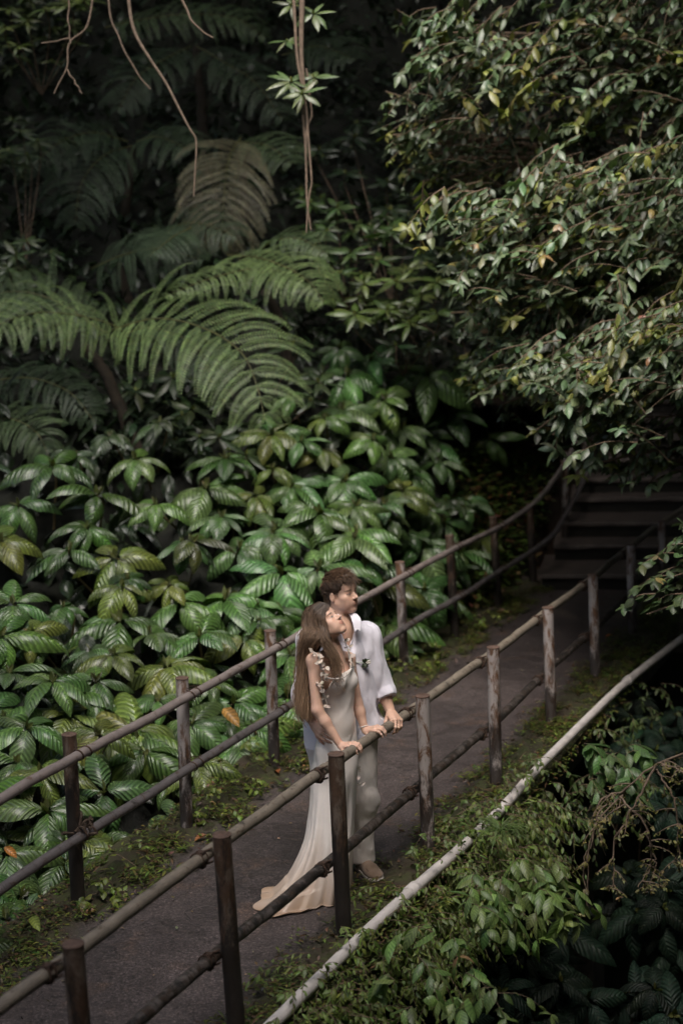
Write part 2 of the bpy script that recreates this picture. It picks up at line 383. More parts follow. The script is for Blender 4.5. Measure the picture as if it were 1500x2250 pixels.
def stairs():
    th = -.17; ex = A([cos(th), sin(th), 0]); ey = A([-sin(th), cos(th), 0])
    root = empty('staircase', (2.9, 16.7, 0), 'dark stone steps climbing into the shade at the far end of the path', 'stairs')
    mb = MB(); box(mb, A([3.0, 17.1, -.16]), ex*1.3, ey*1.9, UP*.16-UP*.004)
    mb.build('landing', M['step'], root, smooth=False)
    y0 = [0, .74, 1.16, 1.78, 2.1, 2.55, 3.05, 3.55, 4.05, 4.55, 5.05, 5.55, 6.05, 6.55]
    for k, yy in enumerate(y0):
        z = .18*(k+1); t = yy
        left = A([2.12+.33*t, 16.75+t, 0]); wd = 1.75
        c = left+ex*wd/2+ey*.55
        mb = MB(); rb = MB()
        # rounded nosing: two boxes and a lip
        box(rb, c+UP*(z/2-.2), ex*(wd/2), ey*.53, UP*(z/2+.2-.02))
        n = 14; jx = np.linspace(-wd/2-.01, wd/2+.01, n)
        prof = [(-.565, -.05), (-.575, -.02), (-.56, -.003), (-.53, .0), (.0, .002), (.54, 0)]
        V = [[c+ex*a+ey*(p+R.normal(0, .006))+UP*(z+q+R.normal(0, .003)) for p, q in prof] for a in jx]
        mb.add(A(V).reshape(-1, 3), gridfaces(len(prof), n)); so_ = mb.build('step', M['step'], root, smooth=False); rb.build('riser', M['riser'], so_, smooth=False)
stairs()
# ------------------------------------------------------------------ railings
def curve_tint(n): return np.stack([np.linspace(0, 1, n)]*3, -1)
def post(mb_root, base, top, r, m, dents=True, captop=True):
    mb = MB(); P = spline([base-UP*.25, base, top], 3); P = np.concatenate([[base-(top-base)*.2], base+(top-base)*np.linspace(0, 1, 14)[:, None]])
    tt = np.concatenate([[0], np.linspace(0, 1, 14)]); rr = r*(1+R.normal(0, .012, 15))
    tube(mb, P, rr, 20, False, np.stack([tt]*3, -1))
    o = mb.build('post', m, mb_root)
    cb = MB(); ax = nrm(top-base); tube(cb, [top-ax*.004, top+ax*.001, top+ax*.004, top+ax*.0045], [r*1.05, r*1.06, r*1.0, r*.6], 20, True)
    cb.build('cap', M['cap'], o)
    return o
M['cap'] = barkmat('rusted_steel_cap', (.07, .042, .030), (.16, .095, .07), 30, .7)
def rail(root, pts, r, m, name='rail', sag=.006):
    P = spline(pts, 14*len(pts)); q_ = np.arange(len(P)); P = P+R.normal(0, .0010, P.shape)+.0035*np.stack([np.sin(q_*.21+len(P)), np.sin(q_*.17), np.sin(q_*.27+1)+.5*np.sin(q_*.61)], -1)
    mb = MB(); tube(mb, P, r*(1+.02*np.sin(np.arange(len(P))*1.7)), 14, True, (0.6, .6, .6)); return mb.build(name, m, root)
def wraps(root, c, axis, r, npos=(-.03, .05), side=None, extra=True):
    """turns of wire round rail and post"""
    mb = MB(); axis = nrm(axis); a = nrm(np.cross(axis, UP)); b = np.cross(axis, a)
    for s in npos:
        for kk in range(2):
            t = np.linspace(0, 2*pi, 22); q = c+axis*(s+.008*kk+.004*np.cos(t)[:, None]) if False else None
            P = c+axis*(s+.007*kk)+r*1.13*(np.cos(t)[:, None]*a+np.sin(t)[:, None]*b)+axis*(.012*np.sin(t)[:, None])
            tube(mb, P, .0028, 5, False)
    if side is not None:
        for z in (-.006, .01):
            P = spline([c+axis*npos[0]+UP*r*1.1+UP*z, c+side*.045+UP*(r*1.3+z), c+axis*npos[1]+UP*r*1.1+UP*z], 12); tube(mb, P, .0028, 5)
        P = spline([c+axis*npos[1]+UP*r*1.1, c+axis*(npos[1]+.03)+UP*(r*1.4), c+axis*(npos[1]+.035)-UP*(r*.2)], 8); tube(mb, P, .0024, 5)
    mb.build('wire_tie', M['wire'], root)
def yokes(root, c, axis, r, out):
    """clamp: short flat strap behind the near posts with a bolt"""
    mb = MB(); a = nrm(axis)
    box(mb, c-a*.085+out*.012, a*.016, out*.014, UP*.040)
    for z in (-.032, .032):
        t = np.linspace(0, 2*pi, 18)
        P = c-a*.085+UP*z*0+r*1.12*(np.cos(t)[:, None]*out+np.sin(t)[:, None]*UP)+a*(z*.6)
        tube(mb, P, .0045, 6, False)
        P = spline([c-a*.085+UP*z, c-a*.05+UP*z+out*.02, c-a*.02+UP*z+out*.03], 5); tube(mb, P, .005, 6)
    mb.build('clamp', M['wire'], root)
# near railing -------------------------------------------------------------
near = empty('railing', vw(2, 0), 'rusty post railing nearest the viewer, the one the couple leans on', 'railing')
NB = [vw(-3.6, -.03), vw(-2.42, -.07), vw(-1.17, -.055)]
NT = [NB[0]+UP, gz(160, 2075, 1.0), gz(487, 1835, 1.0)]
NB[1] = A([NT[1][0]+.02, NT[1][1], 0]); NB[2] = A([NT[2][0]+.025, NT[2][1], 0])
for (tx, ty), (bx, by) in [((738, 1657), (756, 2065)), ((928, 1529), (941, 1875)), ((1083, 1422), (1090, 1733)), ((1203, 1335), (1211, 1595)), ((1302, 1262), (1308, 1490)), ((1385, 1197), (1390, 1402)), ((1453, 1145), (1458, 1300))]:
    b = gz(bx, by); d = ray(tx, ty); t = (b[1]-0)/d[1]; NB.append(b); NT.append(CAMP+d*t)
for i, (b, t) in enumerate(zip(NB, NT)): post(near, b, t, .043, M['post_near'] if i < 4 else M['post_far'])
din = -VN
def railpts(z_top, off, B, T, frac):
    return [b+(t-b)*((z_top)/1.0*1.0)*1.0+off for b, t in zip(B, T)]
top_pts = [b+(t-b)*.905+din*.075 for b, t in zip(NB, NT)]
low_pts = [b+(t-b)*.405+din*.075 for b, t in zip(NB, NT)]
top_pts[0] = top_pts[1]+(top_pts[1]-top_pts[2]); low_pts[0] = low_pts[1]+(low_pts[1]-low_pts[2])
e1 = CAMP+ray(1530, 1100)*18.2; e2 = CAMP+ray(1530, 1250)*18.2
rail(near, top_pts+[e1], .030, M['rail_near'], 'top_rail'); rail(near, low_pts+[e2], .030, M['rail_near_low'], 'lower_rail')
RT = top_pts
for i in range(1, 9):
    for pp in (top_pts, low_pts): yokes(near, pp[i], nrm(pp[i+1]-pp[i]) if i < 8 else VD, .031, VN)
# far railing --------------------------------------------------------------
farr = empty('railing', vw(2, -1.63), 'grey railing on the far side of the path in front of the big leaves', 'railing')
FB = [vw(-2.5, -1.62), vw(-1.28, -1.62)]; FT = [p+UP for p in FB]
for (tx, ty), (bx, by) in [((152, 1614), (172, 1990)), ((400, 1490), (410, 1820)), ((593, 1386), (603, 1688)), ((742, 1306), (752, 1575)), ((878, 1235), (888, 1475)), ((987, 1177), (1000, 1408)), ((1083, 1136), (1095, 1338)), ((1163, 1108), (1172, 1285))]:
    b = gz(bx, by); d = ray(tx, ty); t = (b[1]-0)/d[1]; FB.append(b); FT.append(CAMP+d*t)
FB.append(pt(1243, 1160, 18.2)); FT.append(pt(1239, 992, 18.1))
FB.append(pt(1287, 1050, 19.7)); FT.append(pt(1284, 880, 19.5))
for i, (b, t) in enumerate(zip(FB, FT)): post(farr, b, t, .041, M['post_far'] if i not in (2, 8, 7, 9) else M['post_near'])
ft = [b+(t-b)*.895+VN*.072 for b, t in zip(FB[:10], FT[:10])]+[pt(1186, 1093, 17.1), pt(1226, 1040, 17.9), pt(1262, 978, 18.7), pt(1300, 900, 19.6)]
fl = [b+(t-b)*.43+VN*.072 for b, t in zip(FB[:10], FT[:10])]+[pt(1207, 1182, 17.2), pt(1240, 1136, 17.9), pt(1290, 1040, 18.9)]
ft.pop(9); fl.pop(9)
rail(farr, ft, .029, M['rail_far'], 'top_rail'); rail(farr, fl, .029, M['rail_far_low'], 'lower_rail')
for i in range(1, 9):
    for pp in (ft, fl): wraps(farr, pp[i], pp[i+1]-pp[i], .0295, (-.03, .055), -VN)
# a knot of old root round the lower joint of the second far post
mb = MB()
for k in range(16):
    c = fl[2]-VN*.03+UP*.02+R.normal(0, .02, 3); P = spline([c+R.normal(0, .045, 3)+UP*.03*(k % 3), c+R.normal(0, .03, 3), c+R.normal(0, .05, 3)], 7); tube(mb, P, .009, 6)
tag(mb.build('root_knot', M['bark'], loc=fl[2]), 'brown knot of dead root wound round the lower joint of the leftmost far post', 'dead root')
# white pipe ---------------------------------------------------------------
pp = [gz(x, y, .10) for x, y in [(350, 2480), (480, 2360), (600, 2250), (760, 2092), (900, 1962), (1000, 1875), (1090, 1790), (1200, 1670), (1350, 1522), (1420, 1463), (1500, 1402), (1600, 1330), (1720, 1255)]]
pp = spline(pp, 90); mb = MB(); tube(mb, pp+R.normal(0, .001, pp.shape), .032, 16, True, (.5, .5, .5))
PIPE = pp
pipe = tag(mb.build('water_pipe', M['pipe'], loc=pp[40]), 'long white plastic pipe lying along the mossy edge outside the near railing', 'pipe')
for c in (30, 62):
    mb = MB(); ax = nrm(pp[c+1]-pp[c]); tube(mb, [pp[c]-ax*.05, pp[c]-ax*.045, pp[c]+ax*.045, pp[c]+ax*.05], [.034, .040, .040, .034], 16, False); mb.build('coupling', M['pipe'], pipe)
# ------------------------------------------------------------------ big-leaf shrubs
VIEW = fwd
def whorl(mb, c, L, n=None, tint=(.055, .11, .03), tilt=.5, face=None, Wr=.245, bend=1.6, shape='ov', ns=10, nu=7, el=.22):
    n = n or int(R.integers(6, 9))
    tocam = nrm(A([-c[0], -c[1], 0])) if face is None else face
    ax = nrm(UP*cos(tilt)+tocam*sin(tilt)+R.normal(0, .12, 3))
    e1 = nrm(np.cross(ax, A([.3, .2, .9]))); e2 = np.cross(ax, e1)
    az = np.linspace(0, 2*pi, n, endpoint=False)+R.uniform(0, 6)+R.normal(0, .16, n)
    out = np.cos(az)[:, None]*e1+np.sin(az)[:, None]*e2
    elv = el+R.normal(0, .18, n)
    d = out*np.cos(elv)[:, None]+ax*np.sin(elv)[:, None]; u = -out*np.sin(elv)[:, None]+ax*np.cos(elv)[:, None]
    Ls = L*R.uniform(.72, 1.12, n)
    leaves(mb, c+d*L*.07, d, u, Ls, Ls*Wr*R.uniform(.85, 1.1, n), bend*R.uniform(.7, 1.25, n), -.45+R.normal(0, .12, n), ns, nu, jit(tint, n, .18, .07), shape, R.normal(0, .25, n), .05)
    # pale growing tip
    leaves(mb, np.repeat(c[None], 3, 0), nrm(ax+R.normal(0, .4, (3, 3))), out[:3], L*.22, L*.05, .3, -.3, 4, 3, jit((.16, .18, .05), 3, .1), 'lan')
WH = """341 1110 60;485 1137 65;597 961 52;635 1065 60;701 1126 66;608 1163 66;525 1206 70;405 1195 52;267 1291 66;152 1211 66;213 1089 60;117 1025 60;299 1009 50;256 1227 66;264 1366 86;397 1323 76;493 1318 86;621 1259 78;80 1392 66;29 1328 56;139 1334 46;210 1499 76;368 1467 78;115 1499 60;152 1574 70;629 1531 74;512 1547 66;299 1611 82;11 1584 60;539 1406 62;496 1009 50;779 1174 60;757 1057 55;453 1073 60;373 1286 45;197 1430 52;661 971 50;70 1387 60;229 1742 82;103 1784 70;247 1868 82;14 1877 80;135 1896 84;37 1677 62;47 1975 72;303 1625 60;14 2022 72;383 1807 64;317 1653 66;936 822 70;1036 786 52;760 826 62;844 878 50;752 902 55;712 918 46;596 954 56;708 990 42;952 974 42;984 910 54;820 966 50;860 1006 48;640 1070 50;756 1058 52;960 1018 54;600 1030 36;844 1110 48;884 1078 42;700 1130 66;776 1182 74;600 1174 60;976 1150 52;940 1122 46;1024 1098 42;816 790 50;1076 966 42;830 1290 62;850 1370 60;905 1260 52;960 1320 52;1010 1215 50;930 1200 56;870 1330 56;560 1335 60;440 1400 62;330 1395 60;20 1480 60;60 1600 60;90 1700 70;180 1660 64;560 1090 52;880 940 50;900 1040 50;780 1110 52;700 1250 60;640 1440 60;470 1500 60;560 1600 66;420 1590 62;250 1440 56;0 1400 66;40 1110 56;0 1190 60;190 1160 48;350 930 46;240 960 48;160 1000 46;930 1260 46;1060 1180 40;640 870 48;880 1420 46;345 1540 58;440 1680 60;520 1640 60;370 1720 60;660 1500 55;180 1850 70;330 1870 62;80 2010 66;150 1800 66;-30 1750 70;-20 1560 66;-40 1950 72;110 2030 60;215 1935 60;300 1850 56;20 2090 66;-60 2090 66;700 1380 50;800 1240 50"""
whs = [tuple(float(t) for t in s.split()) for s in WH.replace('\n', ';').split(';')]
SH = [((60, 1130), 'dark shady shrub of drooping ribbed leaves at the far left, level with the fern stem'), ((210, 1110), 'glossy ribbed-leaf shrub below the left tree fern, its leaves in hanging whorls'),
 ((300, 990), 'dim leafy shrub right underneath the drooping bright fern fronds on the left'), ((430, 1080), 'ribbed-leaf shrub in the middle of the slope below the long fern tip'),
 ((600, 985), 'dark glossy whorled shrub just under the hanging tip of the longest fern frond'), ((735, 930), 'pale broad-leaved shrub touching the right end of the fern fronds'),
 ((936, 822), 'topmost broad-leaved plant with one big rounded whorl in front of the dark gap'), ((1040, 800), 'dim single whorl plant hanging beside the small-leaved tree'),
 ((940, 980), 'bright shrub at the upper right end of the big-leaf slope'), ((820, 1060), 'yellowish green shrub high on the slope above the man'), ((700, 1130), 'large light green shrub up the slope above the woman and man'),
 ((560, 1190), 'broad bright shrub left of and above the couple'), ((1010, 1120), 'small shrub at the right end of the slope next to the leaf litter'), ((940, 1240), 'leaves pushing through the far railing right of the man'),
 ((850, 1340), 'shrub close behind the far post right of the man'), ((670, 1320), 'shrub directly behind the heads of the couple'), ((480, 1320), 'brightest shrub with wide leaf whorls left of the couple'),
 ((280, 1380), 'very long ribbed leaves shrub above the second far post'), ((170, 1220), 'shrub with spreading ribbed leaves in the left third of the slope'), ((60, 1350), 'small clumped shrub at the left edge above the railing end'),
 ((390, 1470), 'shrub whose leaves overhang the top rail left of the couple'), ((170, 1500), 'shrub with pale creased leaves above the top rail at the left'), ((590, 1550), 'shrub between the two rails next to the couple'),
 ((440, 1620), 'dark shrub seen between the second and third far posts'), ((300, 1640), 'shrub with dark blotched leaves between the first and second far posts'), ((40, 1620), 'shrub in front of the left frame edge just above the top rail'),
 ((230, 1760), 'shrub with big shiny leaves between the rails left of the second far post'), ((370, 1800), 'low shrub at the foot of the second far post'), ((150, 1880), 'lowest big shrub round the leftmost far post'), ((20, 1930), 'shrub in the lower left corner under the lower rail')]
def bigshrubs():
    cen = A([s[0] for s in SH]); own = [[] for _ in SH]
    for x, y, s in whs: own[int(np.argmin(np.hypot(*(cen-(x, y)).T)))].append((x, y, s))
    for (c0, lab), ws in zip(SH, own):
        if not ws: continue
        cx = np.mean([a[0] for a in ws]); cy = np.mean([a[1] for a in ws]); D = float(Dc(cx, cy))
        base = pt(cx, cy, D)+VIEW*.7-UP*.8
        root = empty('shrub', base, lab, 'shrub', 'big ribbed-leaf shrubs on the slope behind the far railing')
        mb = MB(); st = MB()
        for x, y, s in ws:
            D = float(Dc(x, y))+R.uniform(-.15, .15)+(.4 if x > 800 and y > 1230 else 0); c = pt(x, y, D); L = s*1.28/F_PX*D*R.uniform(1.2, 1.75)
            shade = 1.0
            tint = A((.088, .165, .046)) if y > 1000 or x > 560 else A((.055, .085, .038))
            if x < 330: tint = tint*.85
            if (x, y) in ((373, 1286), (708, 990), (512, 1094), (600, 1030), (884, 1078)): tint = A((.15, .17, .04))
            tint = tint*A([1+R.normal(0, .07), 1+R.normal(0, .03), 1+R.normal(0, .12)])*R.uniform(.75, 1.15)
            if R.random() < .16: tint = A((.13, .165, .036))
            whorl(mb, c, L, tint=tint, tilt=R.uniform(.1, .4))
            tube(st, spline([c, c+VIEW*.2-UP*.12+R.normal(0, .04, 3), base+R.normal(0, .1, 3)+VIEW*.2], 8), np.linspace(.007, .014, 8), 6, False, (1.1, 1.2, .8))
            for k in range(int(R.random() < .55)):     # the leaves further inside, tint darkened to imitate the shade there
                dd = R.normal(0, 1, 3)*A([.32, .2, .28])+VIEW*R.uniform(.35, .6)-UP*.12
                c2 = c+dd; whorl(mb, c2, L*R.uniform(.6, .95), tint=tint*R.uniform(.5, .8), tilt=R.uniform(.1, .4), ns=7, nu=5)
                tube(st, spline([c2, c2+VIEW*.25-UP*.15, base+VIEW*.3], 6), .006, 5, False, (1, 1.1, .8))
        mb.build('foliage', M['bigleaf'], root); st.build('stem', M['twig'], root)
bigshrubs()
def yellow_leaf(x, y, D, L, name='fallen_leaf', lab=None, tint=(.35, .16, .04), flat=False, g=None):
    c = pt(x, y, D) if not flat else gz(x, y, .03); mb = MB()
    d = nrm(A([R.normal(), R.normal(), -.1 if not flat else 0])); leaves(mb, c, d, UP if flat else nrm(UP-VIEW), L, L*.28, .7 if not flat else .3, .5, 6, 5, tint)
    return tag(mb.build(name, M['creeper'], loc=c), lab, 'leaf', g)
yellow_leaf(490, 1558, 10.9, .19, 'dead_leaf', 'curled yellow leaf caught among the green ones beside the third far post', (.42, .22, .06))
yellow_leaf(10, 1862, 9.0, .10, 'dead_leaf', 'orange dead leaf at the left frame edge between the rails', (.45, .18, .04))
yellow_leaf(70, 2015, 8.6, .12, 'dead_leaf', 'yellow-green fading leaf low at the foot of the leftmost far post', (.20, .24, .05))
yellow_leaf(1090, 1345, 15.2, .16, 'dead_leaf', 'pinkish dry leaf on the verge beyond the far railing', (.40, .25, .16), True)
# ------------------------------------------------------------------ tree ferns
def frond(P, up, n_p, plen, tint, droop=1.1, pw=.055, first=.06, npin=30, stemT=(1.4, 1.3, .8), parent=None, aim=None, minl=.25):
    """P: rachis polyline; pinnae both sides, each with rows of narrow pinnules"""
    P = spline(P, 60); T, _, _ = frames(P); L = np.concatenate([[0], np.cumsum(np.linalg.norm(np.diff(P, axis=0), axis=1))]); tot = L[-1]
    mb = MB(); st = MB(); tube(st, P, np.linspace(.010, .003, 60), 6, False, (.10, .10, .04))
    for k in range(n_p):
        f = first+(1-first)*(k+.5)/n_p; q = f*tot; i = min(int(np.searchsorted(L, q)), 59)
        p0 = P[i]; t = T[i]; u = nrm(up-t*(up@t)); sd = np.cross(t, u)
        ln = plen*max(minl, np.sin(pi*min(1, (f*.86+.14)))**.55)*R.uniform(.92, 1.08)
        for sg in (-1, 1):
            s = np.linspace(0, 1, npin); phi = droop*s**1.2*R.uniform(.7, 1.25)
            d0 = nrm(sd*sg+t*.42+u*.25+R.normal(0, .09, 3)); dn = -UP*.9+t*.25
            dirs = nrm(d0*np.cos(phi)[:, None]+dn*np.sin(phi)[:, None])
            C = p0+np.concatenate([np.zeros((1, 3)), np.cumsum(dirs[:-1]*ln/(npin-1), 0)])
            tube(st, C[::3], np.linspace(.003, .0012, len(C[::3])), 4, False, A(tint)*1.15)
            nn = nrm(u-dirs*(dirs@u)[:, None]) ; lat = np.cross(dirs, nn)
            pl = pw*(1-.75*s**2)*np.minimum(1, .35+s*6)
            for s2 in (-1, 1):
                b0 = C; tip = C+(lat*s2*.93+dirs*.38-nn*.22)*pl[:, None]; wd = ln/(npin-1)*.30
                mid = (b0*.45+tip*.55)
                V = np.stack([b0, mid-dirs*wd+nn*.004, tip, mid+dirs*wd+nn*.002], 1).reshape(-1, 3)
                n = npin; Fc = (np.arange(4)[None]+np.arange(n)[:, None]*4)
                mb.add(V, Fc, None, np.repeat(jit(tint, n, .12, .04)*(1+.15*R.normal()), 4, axis=0))
    o = mb.build('frond', M['fern'], parent, smooth=False); st.build('rachis', M['fern'], o); return o
def pl(lst): return [pt(x, y, D) for x, y, D in lst]
FU = nrm(UP*.75-VIEW*.65)
def treefern(loc, lab, fr, trunk=None, nm='tree_fern'):
    root = empty(nm, loc, lab, 'tree fern', 'tree ferns on the dark slope')
    for a in fr: frond(*a[:5], parent=root, **(a[5] if len(a) > 5 else {}))
    if trunk is not None:
        mb = MB(); P = spline(trunk, 24); tube(mb, P+R.normal(0, .006, P.shape), np.linspace(.075, .05, 24), 10, True, (.4, .42, .35))
        mb.build('trunk', M['bark'], root)
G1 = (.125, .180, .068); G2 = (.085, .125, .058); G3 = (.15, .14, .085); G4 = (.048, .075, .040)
treefern(pt(330, 1080, 15.6), 'largest bright tree fern, its long frond drooping over the big leaves in the middle left',
 [(pl([(215, 735, 15.3), (340, 700, 14.9), (450, 722, 14.5), (530, 775, 14.2), (565, 850, 14.0), (582, 925, 13.9)]), FU, 17, .82, G1, dict(droop=1.1, pw=.082, npin=30)),
  (pl([(300, 760, 15.5), (250, 715, 15.3), (150, 690, 15.0), (60, 690, 14.7), (-40, 730, 14.4)]), FU, 15, .62, G1, dict(droop=1.25, pw=.07, npin=26)),
  (pl([(230, 730, 15.6), (120, 660, 15.8), (30, 640, 15.8), (-60, 660, 15.7)]), FU, 15, .65, G2, dict(droop=1.2, pw=.06)),
  (pl([(260, 740, 15.6), (330, 720, 15.9), (430, 760, 15.8), (470, 850, 15.5)]), FU, 14, .5, G4, {})],
 pl([(340, 1100, 15.6), (290, 960, 15.5), (230, 820, 15.4), (180, 755, 15.3)]))
treefern(pt(640, 900, 16.4), 'tree fern with two arching pale fronds in the centre above the broad leaves',
 [(pl([(500, 560, 16.3), (560, 565, 15.9), (625, 585, 15.5), (680, 620, 15.2), (712, 665, 15.1)]), nrm(UP*.9-VIEW*.5), 15, .62, G1, dict(droop=1.2, pw=.068, npin=28)),
  (pl([(640, 600, 16.0), (560, 590, 15.7), (460, 612, 15.3), (365, 650, 15.0)]), FU, 14, .34, G1, dict(droop=1.2, pw=.05)),
  (pl([(560, 560, 16.4), (600, 530, 16.2), (660, 525, 16.0), (720, 560, 15.8)]), nrm(UP*.9-VIEW*.4), 12, .40, G2, dict(droop=1.0, pw=.05)),
  (pl([(420, 500, 17.0), (380, 520, 16.7), (330, 560, 16.4)]), FU, 12, .4, G4, {})],
 pl([(640, 1000, 16.8), (640, 850, 16.7), (610, 700, 16.5), (580, 640, 16.3)]))
treefern(pt(520, 600, 18.6), 'brownish grey hanging tree fern frond high in the middle of the slope',
 [(pl([(530, 300, 18.6), (505, 340, 18.2), (495, 400, 17.9), (490, 470, 17.8), (485, 545, 17.8)]), nrm(UP*.35-VIEW), 16, .78, G3, dict(droop=1.15, pw=.075, npin=34)),
  (pl([(520, 310, 18.8), (590, 320, 18.5), (640, 360, 18.2)]), FU, 9, .5, G2, {})],
 pl([(540, 700, 19.2), (540, 500, 19.1), (530, 320, 18.8)]))
treefern(pt(200, 560, 18.8), 'dark green tree fern in deep shade at the upper left',
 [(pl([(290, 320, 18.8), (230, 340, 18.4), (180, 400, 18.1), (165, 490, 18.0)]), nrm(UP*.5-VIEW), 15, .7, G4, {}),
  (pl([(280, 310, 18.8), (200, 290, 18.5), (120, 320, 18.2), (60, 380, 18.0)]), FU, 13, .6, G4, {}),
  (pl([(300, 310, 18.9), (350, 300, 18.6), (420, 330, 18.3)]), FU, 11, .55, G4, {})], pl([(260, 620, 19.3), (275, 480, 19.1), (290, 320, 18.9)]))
treefern(pt(330, 800, 17.8), 'shaded tree fern with rows of dark drooping leaflets above the big bright one',
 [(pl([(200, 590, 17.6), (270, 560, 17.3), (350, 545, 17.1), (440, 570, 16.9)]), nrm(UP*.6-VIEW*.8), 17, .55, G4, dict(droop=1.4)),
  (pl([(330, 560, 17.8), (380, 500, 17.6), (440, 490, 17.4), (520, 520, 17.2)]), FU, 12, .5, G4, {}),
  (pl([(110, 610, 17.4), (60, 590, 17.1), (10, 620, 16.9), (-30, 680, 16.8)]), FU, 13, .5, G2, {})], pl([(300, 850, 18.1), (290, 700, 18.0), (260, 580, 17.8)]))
treefern(pt(480, 200, 20.0), 'faint green tree fern along the top of the dark slope',
 [(pl([(230, 60, 19.6), (320, 40, 19.4), (420, 30, 19.3), (520, 40, 19.2), (580, 80, 19.1)]), nrm(UP*.8-VIEW*.6), 18, .55, G2, dict(droop=1.3)),
  (pl([(420, 100, 19.8), (360, 130, 19.5), (300, 170, 19.3), (260, 240, 19.1)]), FU, 14, .6, G4, {}),
  (pl([(430, 100, 19.8), (500, 140, 19.5), (560, 180, 19.3), (620, 260, 19.1)]), FU, 14, .6, G4, {}),
  (pl([(620, 120, 20.0), (700, 100, 19.7), (780, 130, 19.4)]), FU, 12, .6, G4, {})], pl([(450, 320, 20.3), (440, 200, 20.1), (430, 100, 20.0)]))
treefern(pt(30, 1120, 15.3), 'dim tree fern at the left frame edge below the bright fronds',
 [(pl([(-60, 930, 15.2), (20, 920, 14.9), (80, 950, 14.7), (110, 1010, 14.6)]), FU, 13, .42, G2, {}),
  (pl([(-40, 840, 15.6), (60, 830, 15.3), (150, 860, 15.1), (210, 930, 15.0)]), FU, 14, .4, G4, {})], pl([(-60, 1100, 15.5), (-60, 1000, 15.4), (-60, 930, 15.3)]))
# ------------------------------------------------------------------ narrow-leaved bushes of the middle distance
def bush(lab, pts_, tint, L=.26, cat='bush', Wr=.17, n=7, grp='narrow-leaved bushes in the middle distance', fill=3):
    D0 = np.mean([a[2] for a in pts_]); cx = np.mean([a[0] for a in pts_]); cy = np.mean([a[1] for a in pts_])
    base = pt(cx, cy, D0+.5)-UP*.8; root = empty('bush', base, lab, cat, grp); mb = MB(); st = MB()
    for x, y, D in pts_:
        c = pt(x, y, D); whorl(mb, c, L*R.uniform(.85, 1.15), n, tint, .4, Wr=Wr, bend=.8, shape='lan', ns=6, nu=3, el=.25)
        tube(st, spline([c, c+VIEW*.2-UP*.15, base], 7), .007, 5, False)
        for k in range(fill):
            c2 = c+R.normal(0, .2, 3)+VIEW*.3; whorl(mb, c2, L*R.uniform(.6, .9), n, A(tint)*.7, .3, Wr=Wr, bend=.8, shape='lan', ns=5, nu=3, el=.2)
    mb.build('foliage', M['smallleaf'], root); st.build('stem', M['twig'], root)
bush('bush with narrow leaves in star whorls right of the hanging lianas', [(680, 445, 17.6), (740, 455, 17.4), (790, 490, 17.2), (845, 515, 17.2), (715, 505, 17.2), (770, 555, 16.9), (830, 570, 16.9), (745, 600, 16.8), (700, 560, 16.9)], (.045, .078, .022))
bush('bush with starry yellowish leaf whorls above the broad-leaved plant', [(872, 620, 16.4), (800, 625, 16.3), (850, 680, 16.2), (925, 650, 16.5), (780, 690, 16.0), (900, 710, 16.2), (960, 620, 16.6), (960, 690, 16.4)], (.075, .11, .028))
bush('very dark bush in the gap left of the small-leaved tree', [(700, 330, 19), (780, 300, 19), (760, 380, 18.6), (850, 400, 18.6), (900, 470, 18.0), (920, 560, 17.4), (860, 460, 18), (1000, 720, 16.8), (940, 760, 16.5), (870, 760, 16.2)], (.018, .032, .014))
bush('thin bush at the upper left corner', [(20, 20, 16.5), (60, 45, 16.3), (100, 20, 16.2), (40, 100, 16.3), (10, 60, 16.4), (185, 0, 16), (150, 8, 16)], (.09, .12, .03), .2)
bush('small pale bush at the left edge beside the shaded fern', [(45, 290, 17.5), (80, 310, 17.4), (60, 340, 17.4), (20, 330, 17.5), (35, 560, 16.9), (60, 530, 16.9), (20, 590, 16.8)], (.05, .075, .03), .2)
bush('bush in the shade between the fern trunk and the broad leaves', [(420, 900, 15.8), (300, 860, 16), (380, 830, 16), (480, 960, 15.3), (210, 900, 15.9), (540, 1000, 14.9), (640, 760, 16.2), (700, 840, 15.6)], (.035, .055, .022), .3)
